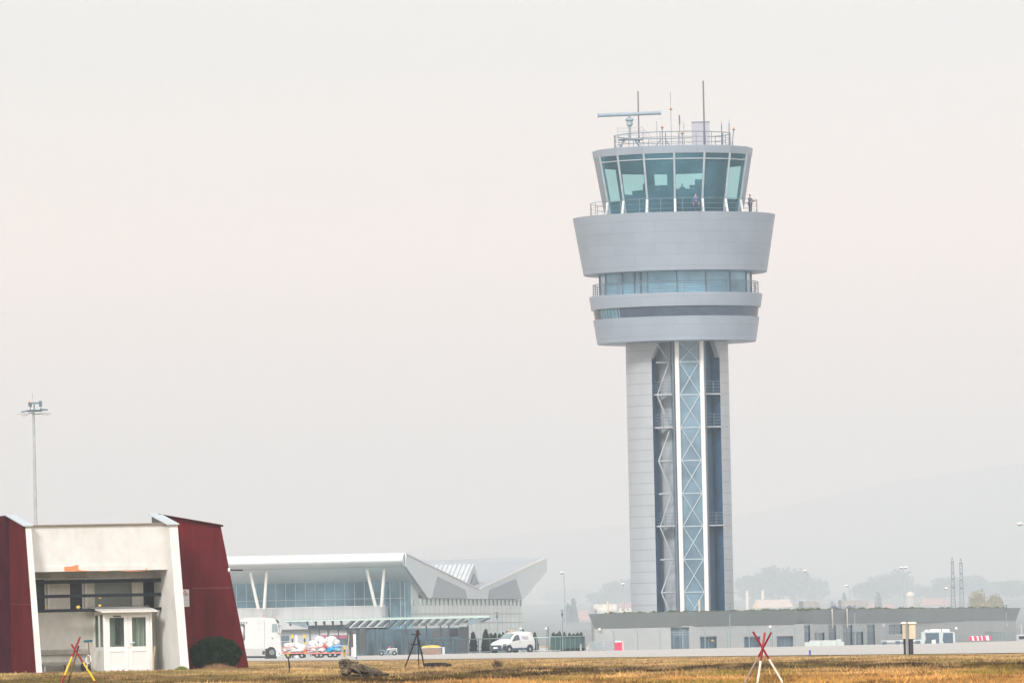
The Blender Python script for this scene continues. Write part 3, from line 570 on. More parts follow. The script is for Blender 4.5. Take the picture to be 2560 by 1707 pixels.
for (x, y0, y1) in ((1521.5, 1503, 1533), (1750.5, 1498, 1528), (1893, 1499, 1526)): MB().tube(FB(x, 2.9, .9), FB(x, fz(x, y0), .9), .085, 10).build('vent_pipe', CREAM, lb, 40)
for x, xt in ((2080.5, 2086), (2117.5, 2124)):
    z1 = fz(x, 1519); MB().path([FB(x, fz(x, 1568), -.95), FB(x, z1 - .1, -.95), FB(xt, z1 + .02, -.95)], [.075, .075, .06], 10).build('exhaust_pipe', mat('pale_pipe', (.55, .5, .45), .5), lb, 40)
    MB().path([FB(xt - 5, z1 - .08, -.95), FB(xt, z1 + .05, -.95), FB(xt + 5, z1, -.95)], [.16, .2, .12], 10).build('pipe_cowl', DSTEEL, lb, 40)
for (x, y) in ((1499, 1573), (2208, 1563), (2516, 1562)):
    z = fz(x, y); c = FB(x, z, -.22); MB().blob(c, (.13, .12, .13), 10, 7).tube(FB(x + 2, z + .15, -.2), FB(x, z, -.2), .05, 6).tube(FB(x, z, -.2), FB(x, z, .02), .03, 6).build('wall_lamp', WHT, lb, 40)
MB().hexa([FB(1778, 1.02 - .4, -.03), FB(1785, .62, -.03), FB(1785, .62, .0), FB(1778, .62, .0), FB(1778, .74, -.03), FB(1785, .74, -.03), FB(1785, .74, 0), FB(1778, .74, 0)]).build('warning_sign', mat('orange_sign', (.6, .35, .1), .5), lb)
n = 9000; xp = rng.uniform(1510, 2520, n); xw = np.interp(xp, [1473, 2010, 2552], [FB(1473, 0).x, FB(2010, 0).x, FB(2552, 0).x])
pd = np.interp(xp, PX, PD) + rng.uniform(-.5, 5, n); pxx = np.array([(q - 1280) / F for q in xp]) * pd + (X(2000, 720) - (720 / F * 1.0) * (2000 - 1280)) * 0
hh = (.05 + .2 * np.clip(vn(xp, pd, 60, 8, 91) + .25, 0, 1.2)) * rng.uniform(.4, 1.2, n); wdt = rng.uniform(.03, .08, n)
sh_ = np.array([X(q, p_) for q, p_ in zip(xp, pd)]); V = np.stack([np.stack([sh_ - wdt, pd, np.full(n, 3.0)], 1), np.stack([sh_ + wdt, pd, np.full(n, 3.0)], 1), np.stack([sh_ + rng.normal(0, .08, n), pd, 3.05 + hh], 1)], 1).reshape(-1, 3)
tn = np.array((.075, .095, .04)) * rng.uniform(.6, 1.4, n)[:, None]
o = np_mesh('roof_grass', V, np.arange(3 * n).reshape(-1, 3), np.repeat(tn, 3, 0), GR); o['kind'] = 'stuff'; o['label'] = 'dark green grass growing along the flat roof edge'
# ------------------------------------------------------------------ terminal
def z2(x, y): return 540 + x / 4.272, 1340 + y / 4.272
def z3(x, y): return 940 + x / 4.272, 1340 + y / 4.272
Pa, Pb = at(1011, 1400, 742), at(1359, 1400, 812); gn = Vector(((Pb - Pa).y, -(Pb - Pa).x, 0)).normalized()
gt = Vector(((Pb - Pa).x, (Pb - Pa).y, 0)).normalized()
def GP(zx, zy, e=0): return onp(*z3(zx, zy), Pa + gn * e, gn)  # on the receding side plane, e towards the viewer's right
TW = mat('terminal_white', (.58, .60, .61), .4, var=.03, scale=(.2,) * 3); TGR = mat('gable_grey', (.34, .375, .40), .5, var=.04); TPL = mat('gable_pale', (.58, .62, .64), .45, var=.04)
te = thing('terminal_building', 'white and glass terminal with a folded butterfly roof and slanted white columns', 'building', (Pa.x - 8, 755, 0))
G = [(305, 175), (1095, 560), (1790, 232), (1810, 240), (1810, 370), (1560, 672), (540, 660), (300, 320)]
poly = [GP(*p) for p in G]; zt_, zb_ = poly[0].z, poly[-1].z
arcp = []
for i in range(1, 26):                                        # rounded nose of the eave
    t_ = i / 26; arcp.append(poly[-1].lerp(poly[0], t_) - gt * (.95 * math.sin(PI * t_)))
MB().prism(poly + arcp, (-48, 0, 0)).build('roof', TW, te, 11)
MB().face([poly[7] + Vector((-.05, 0, -.03)), poly[6] + Vector((-.05, 0, -.03)), poly[6] + Vector((-47.9, 0, -.03)), poly[7] + Vector((-47.9, 0, -.03))]).build('soffit', mat('soffit_bluegrey', (.62, .68, .71), .5, var=.04), te)
RS = mat('roof_membrane', (.36, .375, .385), .6, var=.04, scale=(.3, .3, .3)); E_ = Vector((-47, 0, .0)); U_ = Vector((0, 0, .05))
for i, j in ((0, 1), (1, 2)): MB().face([poly[i].lerp(poly[j], .04) + U_, poly[j] + U_, poly[j] + E_ + U_, poly[i].lerp(poly[j], .04) + E_ + U_]).build('roof_sheet', RS, te)
MB().prism([p + gn * .03 for p in poly], gn * .12).build('gable_panel', TPL, te)
for q in ([(660, 430), (945, 570), (970, 658), (600, 655)], [(1490, 455), (1555, 668), (1200, 664), (1215, 572)]):
    MB().prism([GP(x, y, .16) for x, y in q], gn * .06).build('gable_inset', TGR, te)
for q in ([(305, 175), (1095, 560), (1095, 566), (303, 181)], [(1130, 540), (1788, 228), (1800, 236), (1800, 244), (1100, 566)]):
    MB().prism([GP(x, y, .17) for x, y in q], gn * .08).build('roof_edge', WHT, te)
sk = MB(); q = [GP(x, y, -1.2) for x, y in ((1048, 295), (955, 520), (1120, 570))]; sk.prism(q, (-14, 0, 0)); sk = sk.build('skylight', mat('skylight_white', (.52, .54, .55), .4), te)
rb = MB(); 
for i in range(14):
    o_ = Vector((-.25 - i * .42, 0, 0)); rb.prism([q[0] + o_, q[0] + o_ + Vector((-.035, 0, 0)), q[1] + o_ + Vector((-.035, 0, 0)), q[1] + o_], (0, -.05, .06))
rb.build('skylight_rib', mat('rib_pale', (.44, .46, .47), .5), sk)
MB().prism([GP(x, y, -1.15) for x, y in ((1048, 395), (1006, 525), (1105, 535))], gn * .05).build('skylight_gable', TGR, sk)
MB().hexa([GP(x, y, e) for y, e in ((0, 0),) for x in ()] or [*[GP(1560, 330, e) for e in ()]] or [Vector((Pa.x - 9 + i, 790 + j, 7.0 + k)) for k in (0, .9) for i, j in ((0, 0), (.25, 0), (.25, .25), (0, .25))]).build('roof_vent', DSTEEL, te)
# side wall under the gable
def GW(zx, zy, e=-.35): return GP(zx, zy, e)
SIDEW = panel('side_panel', (.66, .71, .70), (.50, .56, .555), .273, 1.12, .026, .45, .1, .03, 0)
m = MB(); a0, a1 = GW(372, 700), GW(1558, 690); L_ = (a1 - a0).length; zt1 = a0.z
m.face([Vector((a0.x, a0.y, 0)), Vector((a1.x, a1.y, 0)), Vector((a1.x, a1.y, GW(1558, 676).z)), Vector((a0.x, a0.y, GW(372, 655).z))], [(0, 0), (L_ * .12, 0), (L_ * .12, 5), (0, 5)])
m.face([Vector((a1.x, a1.y, 0)), Vector((a1.x - 30, a1.y, 0)), Vector((a1.x - 30, a1.y, zt1)), Vector((a1.x, a1.y, zt1))]); m.build('side_wall', SIDEW, te)
m = MB(); zA, zB_ = GW(900, 735).z, GW(900, 672).z
m.hexa([Vector((p.x, p.y, z)) + gn * e for z in (zA, zB_) for p, e in ((a0, .03), (a1, .03), (a1, -.1), (a0, -.1))]); cl = m.build('clerestory', mat('green_glass_strip', (.60, .70, .68), .2, var=.1), te)
FIN = mat('fin_grey', (.44, .53, .54), .5)
for i in range(27):
    p = a0.lerp(a1, (i + .5) / 27); MB().prism([Vector((p.x, p.y, zA)) + gn * .05, Vector((p.x, p.y, zB_)) + gn * .05, Vector((p.x, p.y, zB_)) + gn * .05 + gt * .35, Vector((p.x, p.y, zA)) + gn * .05 + gt * .35], gn * .06).build('clerestory_fin', FIN, cl)
m = MB()
for y in (830, 925): 
    z = GW(900, y).z; m.hexa([Vector((p.x, p.y, z + dz)) + gn * e for dz in (0, .06) for p, e in ((a0, .05), (a1, .05), (a1, 0), (a0, 0))])
m.build('wall_rail', GREY, te)
# front: glass storey, panel band, ground floor
GD = 746.3
def FR(x, y, d=GD): p = at(x, y, d); return p
def frz(x, y, d=GD): return Z(x, y, d)
xL, xC = Pa.x - 47.5, X(1012, GD, 1480); zs, zh = frz(770, 1340 + 762 / 4.272), frz(770, 1340 + 440 / 4.272); zpb = frz(770, 1340 + 990 / 4.272)
FG = glass('terminal_glass', (.55, .78, .88), (.26, .43, .53), .22, .06)
fg = MB().face([(xL, GD, zs), (X(969, GD, 1480), GD, zs), (X(969, GD, 1480), GD, zh), (xL, GD, zh)]).build('glass_front', FG, te)
m = MB(); MUL = mat('pale_mullion', (.5, .6, .64), .5)
for i in range(-6, 16):
    x = X(540 + (220 + 105 * i) / 4.272, GD, 1490)
    if x < X(966, GD, 1480): m.box(x - .03, x + .03, GD - .06, GD - .01, zs, zh)
zt2 = frz(770, 1340 + 678 / 4.272); m.box(xL, X(969, GD, 1480), GD - .055, GD - .012, zt2 - .025, zt2 + .025); m.build('window_mullion', MUL, fg)
m = MB().face([(xL, GD + 7, 0), (xC - .5, GD + 7, 0), (xC - .5, GD + 7, zh + 1), (xL, GD + 7, zh + 1)]); m.face([(xL, GD + .1, zs - .1), (xC - .5, GD + .1, zs - .1), (xC - .5, GD + 7, zs - .1), (xL, GD + 7, zs - .1)]); m.build('hall_interior', mat('hall_blue_grey', (.10, .22, .31), .7, var=.3, scale=(.3, .3, .3)), te)
WL = emit('warm_yellow_glow', (1, .9, .55), 1.3); m = MB()
for (xa, ya, xb, yb) in ((815, 690, 838, 702), (858, 714, 892, 728), (900, 732, 935, 746), (960, 748, 1000, 751), (1004, 751, 1045, 752), (1062, 746, 1090, 743), (1098, 742, 1125, 737)):
    m.tube(at(*z2(xa, ya), GD + .25), at(*z2(xb, yb), GD + .25), .028, 5)
m.build('glowing_dashes', WL, te)  # row of glowing yellow dashes just behind the front glass
for (xa, xb) in ((680, 615), (1915, 1865)):
    m = MB().tube(at(*z2(xa, 490), GD + 2), at(*z2(xb, 765), GD + 2), .28, 10).build('inner_column', mat('inner_column_blue', (.1, .15, .2), .6), te, 40)
PBD = 745.2; PBM = panel('band_panel', (.50, .52, .535), (.38, .42, .45), .875, 3, .03, .5, .1, .02, 0)
m = MB(); xr_ = X(960, PBD, 1530)
m.face([(xL, PBD, zpb), (xr_, PBD, zpb), (xr_, PBD, zs), (xL, PBD, zs)], [(0, .1), (xr_ - xL, .1), (xr_ - xL, 2.6), (0, 2.6)])
for i in range(6):
    a, b_ = i / 6 * PI / 2, (i + 1) / 6 * PI / 2; r_ = .32
    P = lambda t: (xr_ + r_ * math.sin(t), PBD + r_ * (1 - math.cos(t)) * 4)
    m.face([(*P(a), zpb), (*P(b_), zpb), (*P(b_), zs), (*P(a), zs)])
m.face([(xL, PBD, zs), (xr_, PBD, zs), (xr_ + .3, GD, zs), (xL, GD, zs)]); m.build('panel_band', PBM, te, 40)
MB().box(xL, xr_ + .1, PBD - .04, PBD + .2, zs + .003, zs + .06).build('band_cap', WHT, te)
LWM = panel('lower_wall', (.48, .51, .525), (.4, .43, .45), 3.5, 5, .02, .6, 0, .02)
m = MB().face([(xL, GD - .5, 0), (X(875, GD), GD - .5, 0), (X(875, GD), GD - .5, zpb), (xL, GD - .5, zpb)], [(0, 0), (20, 0), (20, 2), (0, 2)]); m.face([(xL, PBD, zpb), (xr_, PBD, zpb), (xr_, GD - .5, zpb), (xL, GD - .5, zpb)]); m.build('ground_floor_wall', LWM, te)
def rect(name, zf, x0, y0, x1, y1, d, m_, parent=te, th=.08):
    (ax, ay), (bx, by) = zf(x0, y0), zf(x1, y1); xm, ym = (ax + bx) / 2, (ay + by) / 2
    X0, X1 = X(ax, d, ym), X(bx, d, ym); Z0, Z1 = max(0.02, Z(xm, by, d)), Z(xm, ay, d)
    return MB().box(X0, X1, d - th, d, Z0, Z1).build(name, m_, parent)
BGL = mat('blue_shop_glass', (.11, .17, .21), .15, var=.3, scale=(.5,) * 3, spec=.7); PINK = mat('maroon_banner', (.38, .13, .2), .6)
rect('service_door', z2, 690, 1060, 780, 1110, GD - .5, BGL); rect('service_door', z2, 690, 1128, 780, 1180, GD - .5, BGL)
for (a, b_) in ((1115, 1188), (1218, 1302), (1315, 1400)):
    rect('shop_window', z2, a, 995, b_, 1052, GD - .5, mat('pale_pane', (.62, .64, .65), .3)); rect('banner', z2, a, 1054, b_, 1092, GD - .5, PINK); rect('shop_window', z2, a, 1096, b_, 1150, GD - .5, BGL)
# corner glass and lobby
xg0 = X(970, GD, 1480); zcb = frz(990, 1340 + 985 / 4.272)
cg = MB().face([(xg0, GD + .1, 0), (xC, GD + .1, 0), (xC, GD + .1, zh + .1), (xg0, GD + .1, zh + .1)]); g0 = GW(372, 700); cg.face([(xC, GD + .1, 0), (g0.x, g0.y, 0), (g0.x, g0.y, zh), (xC, GD + .1, zh + .1)])
cg = cg.build('corner_glass', glass('corner_glazing', (.5, .72, .8), (.25, .42, .49), .25, .05), te)
m = MB()
for zx in (1832, 1860, 1968, 2015): x = X(540 + zx / 4.272, GD, 1490); m.box(x - .035, x + .035, GD, GD + .07, 0, zh)
z_ = frz(985, 1340 + 660 / 4.272); m.box(xg0, xC, GD + .01, GD + .06, z_ - .03, z_ + .03); m.build('window_mullion', MUL, cg)
MB().hexa([Vector((xC + .05, GD + .3, z)) + v for z in (0, zh + .5) for v in (Vector((0, 0, 0)), Vector((.5, 0, 0)), Vector((1.1, 3.2, 0)), Vector((.55, 3.2, 0)))]).build('corner_pier', mat('pale_green_pier', (.50, .55, .54), .5), te)
LD = 741.0; zl = Z(1000, 1340 + 985 / 4.272, LD); xl0, xl1 = X(540 + 1425 / 4.272, LD), X(940 + 985 / 4.272, LD)
lbg = MB().face([(xl0, LD, 0), (xl1, LD, 0), (xl1, LD, zl), (xl0, LD, zl)]).build('lobby_glass', glass('lobby_glazing', (.6, .75, .82), (.28, .42, .49), .3, .08), te)
m = MB(); R = random.Random(5); x = xl0
while x < xl1: w_ = R.choice((.02, .03, .05)); m.box(x - w_, x + w_, LD - .07, LD - .01, 0, zl); x += R.choice((.32, .5, .72, .9))
m.build('lobby_mullion', mat('lobby_mullion_grey', (.42, .49, .52), .5), lbg)
m = MB().face([(xl0, LD + 4, 0), (xl1, LD + 4, 0), (xl1, LD + 4, zl), (xl0, LD + 4, zl)]); 
for i in range(9): x = xl0 + (xl1 - xl0) * (i + .4) / 9; m.box(x, x + R.uniform(.2, .7), LD + 1.5, LD + 1.7, 0, zl * R.uniform(.4, 1))
m.build('lobby_interior', mat('lobby_blue', (.24, .34, .40), .7, var=.35, scale=(.6,) * 3), te)
for (a, b_, c, d_) in ((1440, 990, 1495, 1250), (1538, 985, 1590, 1250)): rect('lobby_panel', z2, a, b_, c, d_, LD - .1, LGREY)
for (a, b_, c, d_) in ((600, 985, 690, 1080), (705, 985, 760, 1060)): rect('lobby_panel', z3, a, b_, c, d_, LD - .1, mat('pale_pane2', (.55, .58, .6), .4))
rect('lobby_pier', z3, 895, 965, 990, 1230, LD - .3, GREY, th=.5); rect('lobby_window', z3, 790, 985, 880, 1070, LD - .12, mat('mauve_glass', (.2, .2, .26), .2))
# slanted columns
COLW = mat('column_white', (.82, .81, .78), .45, var=.04)
for (xa, ya, xb, yb) in ((360, 360, 452, 770), (541, 360, 516, 770), (1605, 335, 1703, 748), (1797, 333, 1768, 748)): MB().tube(at(*z2(xa, ya), 742.6), at(*z2(xb, yb), 743.8), .13, 14, .15).build('slanted_column', COLW, te, 40)
# ------------------------------------------------------------------ entrance canopy
KD = 732.0; cn = thing('entrance_canopy', 'thin pale green steel canopy on grey beams in front of the terminal', 'canopy', (X(960, KD), KD, 0))
def kz(zf, x, y, d=KD): return Z(*zf(x, y), d)
zc0 = kz(z2, 1430, 905); zc1 = zc0 + .14; xk0, xk1 = X(540 + 728 / 4.272, KD, 1553), X(940 + 1212 / 4.272, KD, 1553)
m = MB(); nS = 60
for i in range(nS * 2):
    xa, xb = xk0 + (xk1 - xk0) * i / (2 * nS), xk0 + (xk1 - xk0) * (i + 1) / (2 * nS); za, zb2 = (zc1, zc1 + .06) if i % 2 else (zc1 + .06, zc1); m.hexa([(xa, KD, zc0 + .05), (xb, KD, zc0 + .05), (xb, KD + 8, zc0 + .15), (xa, KD + 8, zc0 + .15), (xa, KD, za), (xb, KD, zb2), (xb, KD + 8, zb2 + .1), (xa, KD + 8, za + .1)])
m.build('canopy_sheet', mat('pale_green_sheet', (.45, .56, .52), .4, var=.05), cn)
CB = mat('canopy_steel', (.20, .26, .30), .5, .2)
for i in range(24):
    x = xk0 + (xk1 - xk0) * (i + .5) / 24; dep = .52 if 7 <= i <= 20 else .3
    if i < 7: m = MB().prism([(x, KD + .15, zc0 + .04), (x, KD + 7.8, zc0 + .14), (x, KD + 7.8, zc0 - .25), (x, KD + 4, zc0 - .3)], (.07, 0, 0))
    else: m = MB().hexa([(x - .5, KD + .5, zc0 - dep), (x - .12, KD + .5, zc0 - dep), (x + .5, KD + .1, zc0 + .03), (x + .22, KD + .1, zc0 + .03), (x - .5, KD + 7, zc0 - dep), (x - .12, KD + 7, zc0 - dep), (x + .5, KD + 7, zc0 + .04), (x + .22, KD + 7, zc0 + .04)])
    m.build('canopy_beam', CB, cn)
ze = zc0 - .62; xa, xb = X(540 + 985 / 4.272, KD + 4), X(540 + 1420 / 4.272, KD + 4)
m = MB().prism([(xk0 + .05, KD + .1, zc0 + .02), (xa, KD + .1, zc0 + .02), (xa, KD + .1, ze + .1)], (0, .25, 0)); m.prism([(xk1 - .05, KD + .1, zc0 + .03), (X(940 + 985 / 4.272, KD), KD + .1, zc0 - .05), (X(940 + 985 / 4.272, KD), KD + .1, ze)], (0, .25, 0)); m.build('canopy_gusset', CB, cn)
m = MB().box(xa, xb, KD + 3.6, KD + 3.8, ze, ze + .34)
tr = m.build('canopy_girder', CB, cn); m = MB()
for i in range(12): x = xa + (xb - xa) * (i + .5) / 12; m.lathe([(.0, 0), (.06, .0)], 8, (x, 0, 0)) if 0 else m.box(x - .05, x + .05, KD + 3.57, KD + 3.6, ze + .12, ze + .22)
m.build('girder_hole', DSTEEL, tr)
for zx in (1005, 1105, 1198, 1308, 1410, 1440, 1512): x = X(540 + zx / 4.272, KD + 3.7); MB().box(x - .05, x + .05, KD + 3.55, KD + 3.85, 0, ze).build('canopy_post', CB, cn)
for zx in (320, 540, 690, 780, 985): x = X(940 + zx / 4.272, KD + 3.7); MB().box(x - .06, x + .06, KD + 3.55, KD + 3.85, 0, zc0 - .5).build('canopy_post', CB, cn)
# ------------------------------------------------------------------ tank truck
def z5(x, y): return 600 + x / 8, 1500 + y / 8
KT = 645.0
tk = thing('tank_truck', 'white tank truck with high cab and orange roof beacon, half hidden by the red wall', 'truck', (X(660, KT, 1600), KT, 0))
def T(x, y, d=KT): return at(*z5(x, y), d)
def slab(name, pts, d0, dep, m_, parent, smooth=0, zf=z5): return MB().prism([at(*zf(x, y), d0) for x, y in pts], (0, dep, 0)).build(name, m_, parent, smooth)
TKW = mat('truck_white', (.60, .60, .595), .35, var=.03, spec=.5); TKG = mat('truck_dark_grey', (.03, .038, .05), .6)  # dark grey shared by arch, chassis, visor and small parts
slab('pump_cabinet', [(100, 425), (488, 425), (488, 962), (100, 962)], KT, 2.4, TKW, tk); slab('cabinet_door', [(345, 400), (486, 400), (486, 575), (345, 575)], KT - .02, .02, mat('truck_white2', (.58, .58, .585), .35), tk)
fr = slab('roof_fairing', [(-20, 430), (0, 400), (45, 358), (200, 342), (440, 335), (640, 350), (700, 372), (738, 430)], KT + .05, 2.3, TKW, tk)
cbp = slab('cab', [(490, 430), (735, 430), (765, 490), (800, 690), (815, 860), (822, 1010), (716, 1010), (700, 965), (660, 930), (590, 930), (545, 965), (490, 965)], KT - .02, 2.45, TKW, tk)
slab('side_window', [(640, 470), (735, 466), (757, 630), (640, 636)], KT - .04, .015, mat('cab_window_glass', (.25, .30, .33), .1, spec=.7), cbp); slab('windscreen', [(745, 452), (768, 490), (798, 680), (790, 684)], KT + .15, 2.1, DARKGLS, cbp)
for q in ([(498, 738), (806, 734), (806, 740), (498, 744)], [(510, 855), (812, 850), (812, 858), (510, 863)], [(490, 430), (497, 430), (497, 965), (490, 965)]): slab('door_seam', q, KT - .035, .014, LGREY, cbp)
slab('door_handle', [(642, 745), (668, 745), (648, 772), (640, 768)], KT - .06, .03, DSTEEL, cbp); slab('sun_visor', [(716, 384), (740, 390), (770, 450), (750, 455)], KT - .05, 2.4, TKG, cbp)
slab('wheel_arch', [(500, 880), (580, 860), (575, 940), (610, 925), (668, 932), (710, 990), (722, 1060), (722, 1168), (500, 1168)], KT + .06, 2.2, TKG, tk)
slab('bumper', [(718, 1015), (835, 1010), (830, 1085), (790, 1112), (722, 1115)], KT - .03, 2.45, TKW, tk); slab('headlight', [(770, 1045), (802, 1042), (800, 1075), (772, 1080)], KT - .05, .03, mat('lamp_glass', (.35, .36, .37), .1), tk)
slab('side_skirt', [(130, 975), (505, 975), (505, 1112), (130, 1112)], KT - .01, .12, mat('skirt_white', (.46, .46, .455), .4), tk); slab('skirt_opening', [(446, 1010), (498, 1010), (498, 1080), (446, 1080)], KT - .02, .02, TKG, tk)
for zx in (215, 275, 345, 395): slab('skirt_rib', [(zx, 1005), (zx + 8, 1005), (zx + 8, 1085), (zx, 1085)], KT - .025, .02, LGREY, tk)
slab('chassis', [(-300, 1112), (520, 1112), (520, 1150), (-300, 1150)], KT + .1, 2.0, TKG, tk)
def wheel(c, r, wdt, parent, axis=Vector((0, -1, 0)), rim=STEEL, name='wheel'):
    c = Vector(c); a = axis; b = MB(); b.path([c + a * wdt, c + a * wdt * .98, c, c - a * wdt * .05], [r * .8, r, r, r * .8], 24)
    wo = b.build(name, BLK, parent, 40); MB().path([c + a * (wdt + .012), c + a * (wdt - .03)], [r * .4, r * .5], 18).build('rim', rim, wo, 40); return wo
def wc(zx, r, d=KT): return (T(zx, 1040).x, d + .32, r)
for zx in (638, -60, -190): wheel(wc(zx, .5), .5, .3, tk, rim=mat('truck_rim', (.2, .21, .22), .5, .3))
m = MB(); c0, c1 = T(125, 640), T(-420, 640); rz = .62
m.path([Vector((c0.x, KT + 1.2, c0.z)), Vector((c0.x - .06, KT + 1.2, c0.z)), Vector((c0.x - .25, KT + 1.2, c0.z)), Vector((c1.x, KT + 1.2, c1.z))], [.3, .75, 1.05, 1.05], 28)
for i, v in enumerate(m.v): m.v[i] = (v[0], v[1], c0.z + (v[2] - c0.z) * .62)
m.build('tank', TKW, tk, 50)
m = MB(); m.path([T(760, 520, KT - .25), T(800, 498, KT - .25), T(828, 520, KT - .25), T(828, 640, KT - .25), T(790, 672, KT - .25), T(765, 650, KT - .25)], .03, 6); m.tube(T(755, 520), T(770, 520, KT - .25), .03, 6); m.tube(T(760, 650), T(775, 650, KT - .25), .03, 6); mo = m.build('mirror_bracket', DSTEEL, tk)
slab('mirror', [(795, 540), (826, 520), (830, 640), (800, 668)], KT - .33, .12, mat('mirror_housing', (.5, .51, .52), .3), tk)
x, z = T(462, 335).x, T(462, 335).z; MB().lathe([(.07, z), (.07, z + .05), (.055, z + .06), (.05, z + .17), (.01, z + .19)], 10, (x, KT + .5, 0)).build('beacon', mat('orange_beacon', (.8, .25, .08), .3), tk, 40)
for zx in (25, 78, 132): MB().blob(T(zx, 445, KT - .05), (.045, .04, .05), 8, 6).build('work_lamp', TKG, tk)
# ------------------------------------------------------------------ baggage carts with sacks
KC = 638.0
def cart(label, xa, xb, wheels, seed):
    xm = (xa + xb) / 2; c = thing('baggage_cart', label, 'cart', (T(xm, 1040, KC).x, KC, 0), 'red framed baggage carts')
    X0, X1 = T(xa, 1050, KC).x, T(xb, 1050, KC).x; zd = T(xm, 1066, KC).z; z1 = T(xm, 1042, KC).z; RED = mat('faded_red_paint', (.62, .2, .15), .6, var=.15)
    MB().box(X0, X1, KC, KC + 1.5, zd, z1).build('deck', RED, c)
    for x in (X0 + .03, X1 - .03):
        m = MB()
        for y in (KC + .03, KC + 1.47): m.tube((x, y, z1), (x, y, z1 + .42), .025, 6)
        m.tube((x, KC + .03, z1 + .42), (x, KC + 1.47, z1 + .42), .025, 6).tube((x, KC + .03, z1 + .22), (x, KC + 1.47, z1 + .22), .02, 6)
        if x < X0 + .1: m.tube((X0, KC + .02, z1 + .42), (X0 + (X1 - X0) * .55, KC + .02, z1 + .42), .022, 6)
        m.build('end_frame', RED, c)
    MB().box(X0 + .2, X1 - .2, KC + .3, KC + 1.2, zd - .12, zd).build('underframe', TKG, c)
    for zx in wheels:
        x = T(zx, 1100, KC).x
        for y in (KC + .25, KC + 1.4): wheel((x, y, .21), .21, .16, c)
    MB().tube((X1, KC + .75, zd), (X1 + .45, KC + .75, .3), .03, 6).build('tow_bar', RED, c); return c
cart('shorter red baggage cart loaded with white sacks, next to the truck', 835, 1330, (965, 1235), 1); cart('longer red baggage cart piled high with white and blue sacks', 1378, 2060, (1540, 1620, 1800, 1900), 2)
SW = mat('white_sack', (.66, .64, .63), .8, var=.06, scale=(6, 6, 6), bump=.6); SB = mat('bright_blue_sack', (.02, .33, .62), .6, var=.15, scale=(6,) * 3, bump=.5); SB2 = mat('slate_blue_sack', (.22, .38, .62), .6, var=.15, scale=(6,) * 3, bump=.5); ST_ = mat('teal_sack', (.18, .38, .46), .6, var=.15, scale=(6,) * 3, bump=.5); SR = mat('red_sack', (.7, .08, .08), .6)
SK = [(980, 900, 112, 48, SW, 'long white sack on top of the shorter cart', .5), (905, 1000, 78, 44, SW, 'white sack at the truck end of the shorter cart', .45), (1010, 965, 125, 45, SW, 'white sack in the middle layer of the shorter cart', .35), (1165, 918, 80, 66, SW, 'upright white sack in the middle of the shorter cart', .6), (1245, 960, 92, 78, SW, 'bulky white sack leaning at the far end of the shorter cart', .4), (1180, 1005, 80, 40, SW, 'low white sack beneath the upright one on the shorter cart', .3), (1080, 1010, 80, 36, SW, 'flat white sack on the deck of the shorter cart', .25), (1325, 1000, 26, 30, SR, 'small red bundle at the end of the shorter cart', .3),
      (1465, 860, 96, 66, SW, 'white sack on the upper left of the longer cart', .5), (1470, 945, 100, 46, SW, 'white sack in the middle left of the longer cart', .4), (1455, 1003, 84, 38, SW, 'white sack at the lower left corner of the longer cart', .3), (1590, 775, 100, 66, SW, 'pointed white sack at the peak of the load', .7), (1665, 825, 92, 66, SW, 'white sack between the two peaks of the load', .5), (1600, 905, 92, 56, SW, 'white sack under the pointed one on the longer cart', .4), (1640, 990, 92, 48, SW, 'white sack low in the centre of the longer cart', .3), (1825, 795, 100, 82, SW, 'big round white sack on top right of the longer cart', .8), (1932, 840, 68, 70, SW, 'white sack behind the big round one', .9), (1785, 900, 82, 70, SW, 'white sack resting on the bright blue one', .45), (1805, 985, 98, 54, SB, 'bright blue sack on the longer cart', .3), (1950, 920, 92, 42, SB2, 'slate blue sack above the teal one', .5), (1960, 990, 88, 46, ST_, 'teal sack at the right end of the longer cart', .3), (1703, 920, 26, 44, SR, 'small red bundle between white sacks', .25)]
for k, (zx, zy, rx1, rz1, m_, lab, dy) in enumerate(SK):
    px_m = 8 * F / KC; c = T(zx, zy, KC + dy); RR = random.Random(k)
    b = MB().blob((0, 0, 0), (rx1 / px_m, .34, rz1 / px_m), 18, 12, .16, k)
    if k % 3 == 0: b.blob((rx1 / px_m * RR.choice((-.8, .8)), 0, rz1 / px_m * .8), (.06, .06, .09), 8, 6, .2, k)
    o = b.build('sack', m_, None, 60); o.location = c; o.rotation_euler = (0, RR.uniform(-.2, .2), 0); tag(o, lab, 'sack', 'sacks loaded on the baggage carts')
# ------------------------------------------------------------------ bollards and poles near the carts
def bollard(px, y0, y1, d, label, bands, r=.07, name='bollard', group='yellow and black bollards'):
    x = X(px, d, (y0 + y1) / 2); z1 = Z(px, y0, d); root = thing(name, label, 'bollard', (x, d, 0), group); n = len(bands)
    pr = MB().tube((x, d, 0), (x, d, z1), r * .96, 12).build('post', bands[0], root, 40)
    for i, m_ in enumerate(bands):
        MB().tube((x, d, z1 * (1 - (i + 1) / n)), (x, d, z1 * (1 - i / n)), r, 12).build('band', m_, pr, 40)
    return root
KK = mat('bollard_black', (.05, .07, .1), .6)
bollard(731.3, 1585, 1641, 660, 'yellow and black bollard behind the shorter cart, left one of two', [YEL, KK, YEL, KK, YEL, KK]); bollard(762, 1585, 1641, 660, 'yellow and black bollard behind the gap between the carts', [YEL, KK, YEL, KK, YEL, KK])
bollard(861.5, 1616, 1640, 640, 'short yellow and black bollard at the right end of the longer cart', [YEL, KK, YEL, YEL])
bollard(741.5, 1587, 1641, 662, 'white post between the two yellow bollards', [WHT, WHT], .1, 'white_post', 'white posts'); bollard(887, 1584, 1641, 655, 'tall white post right of the longer cart', [WHT, WHT], .11, 'white_post', 'white posts')
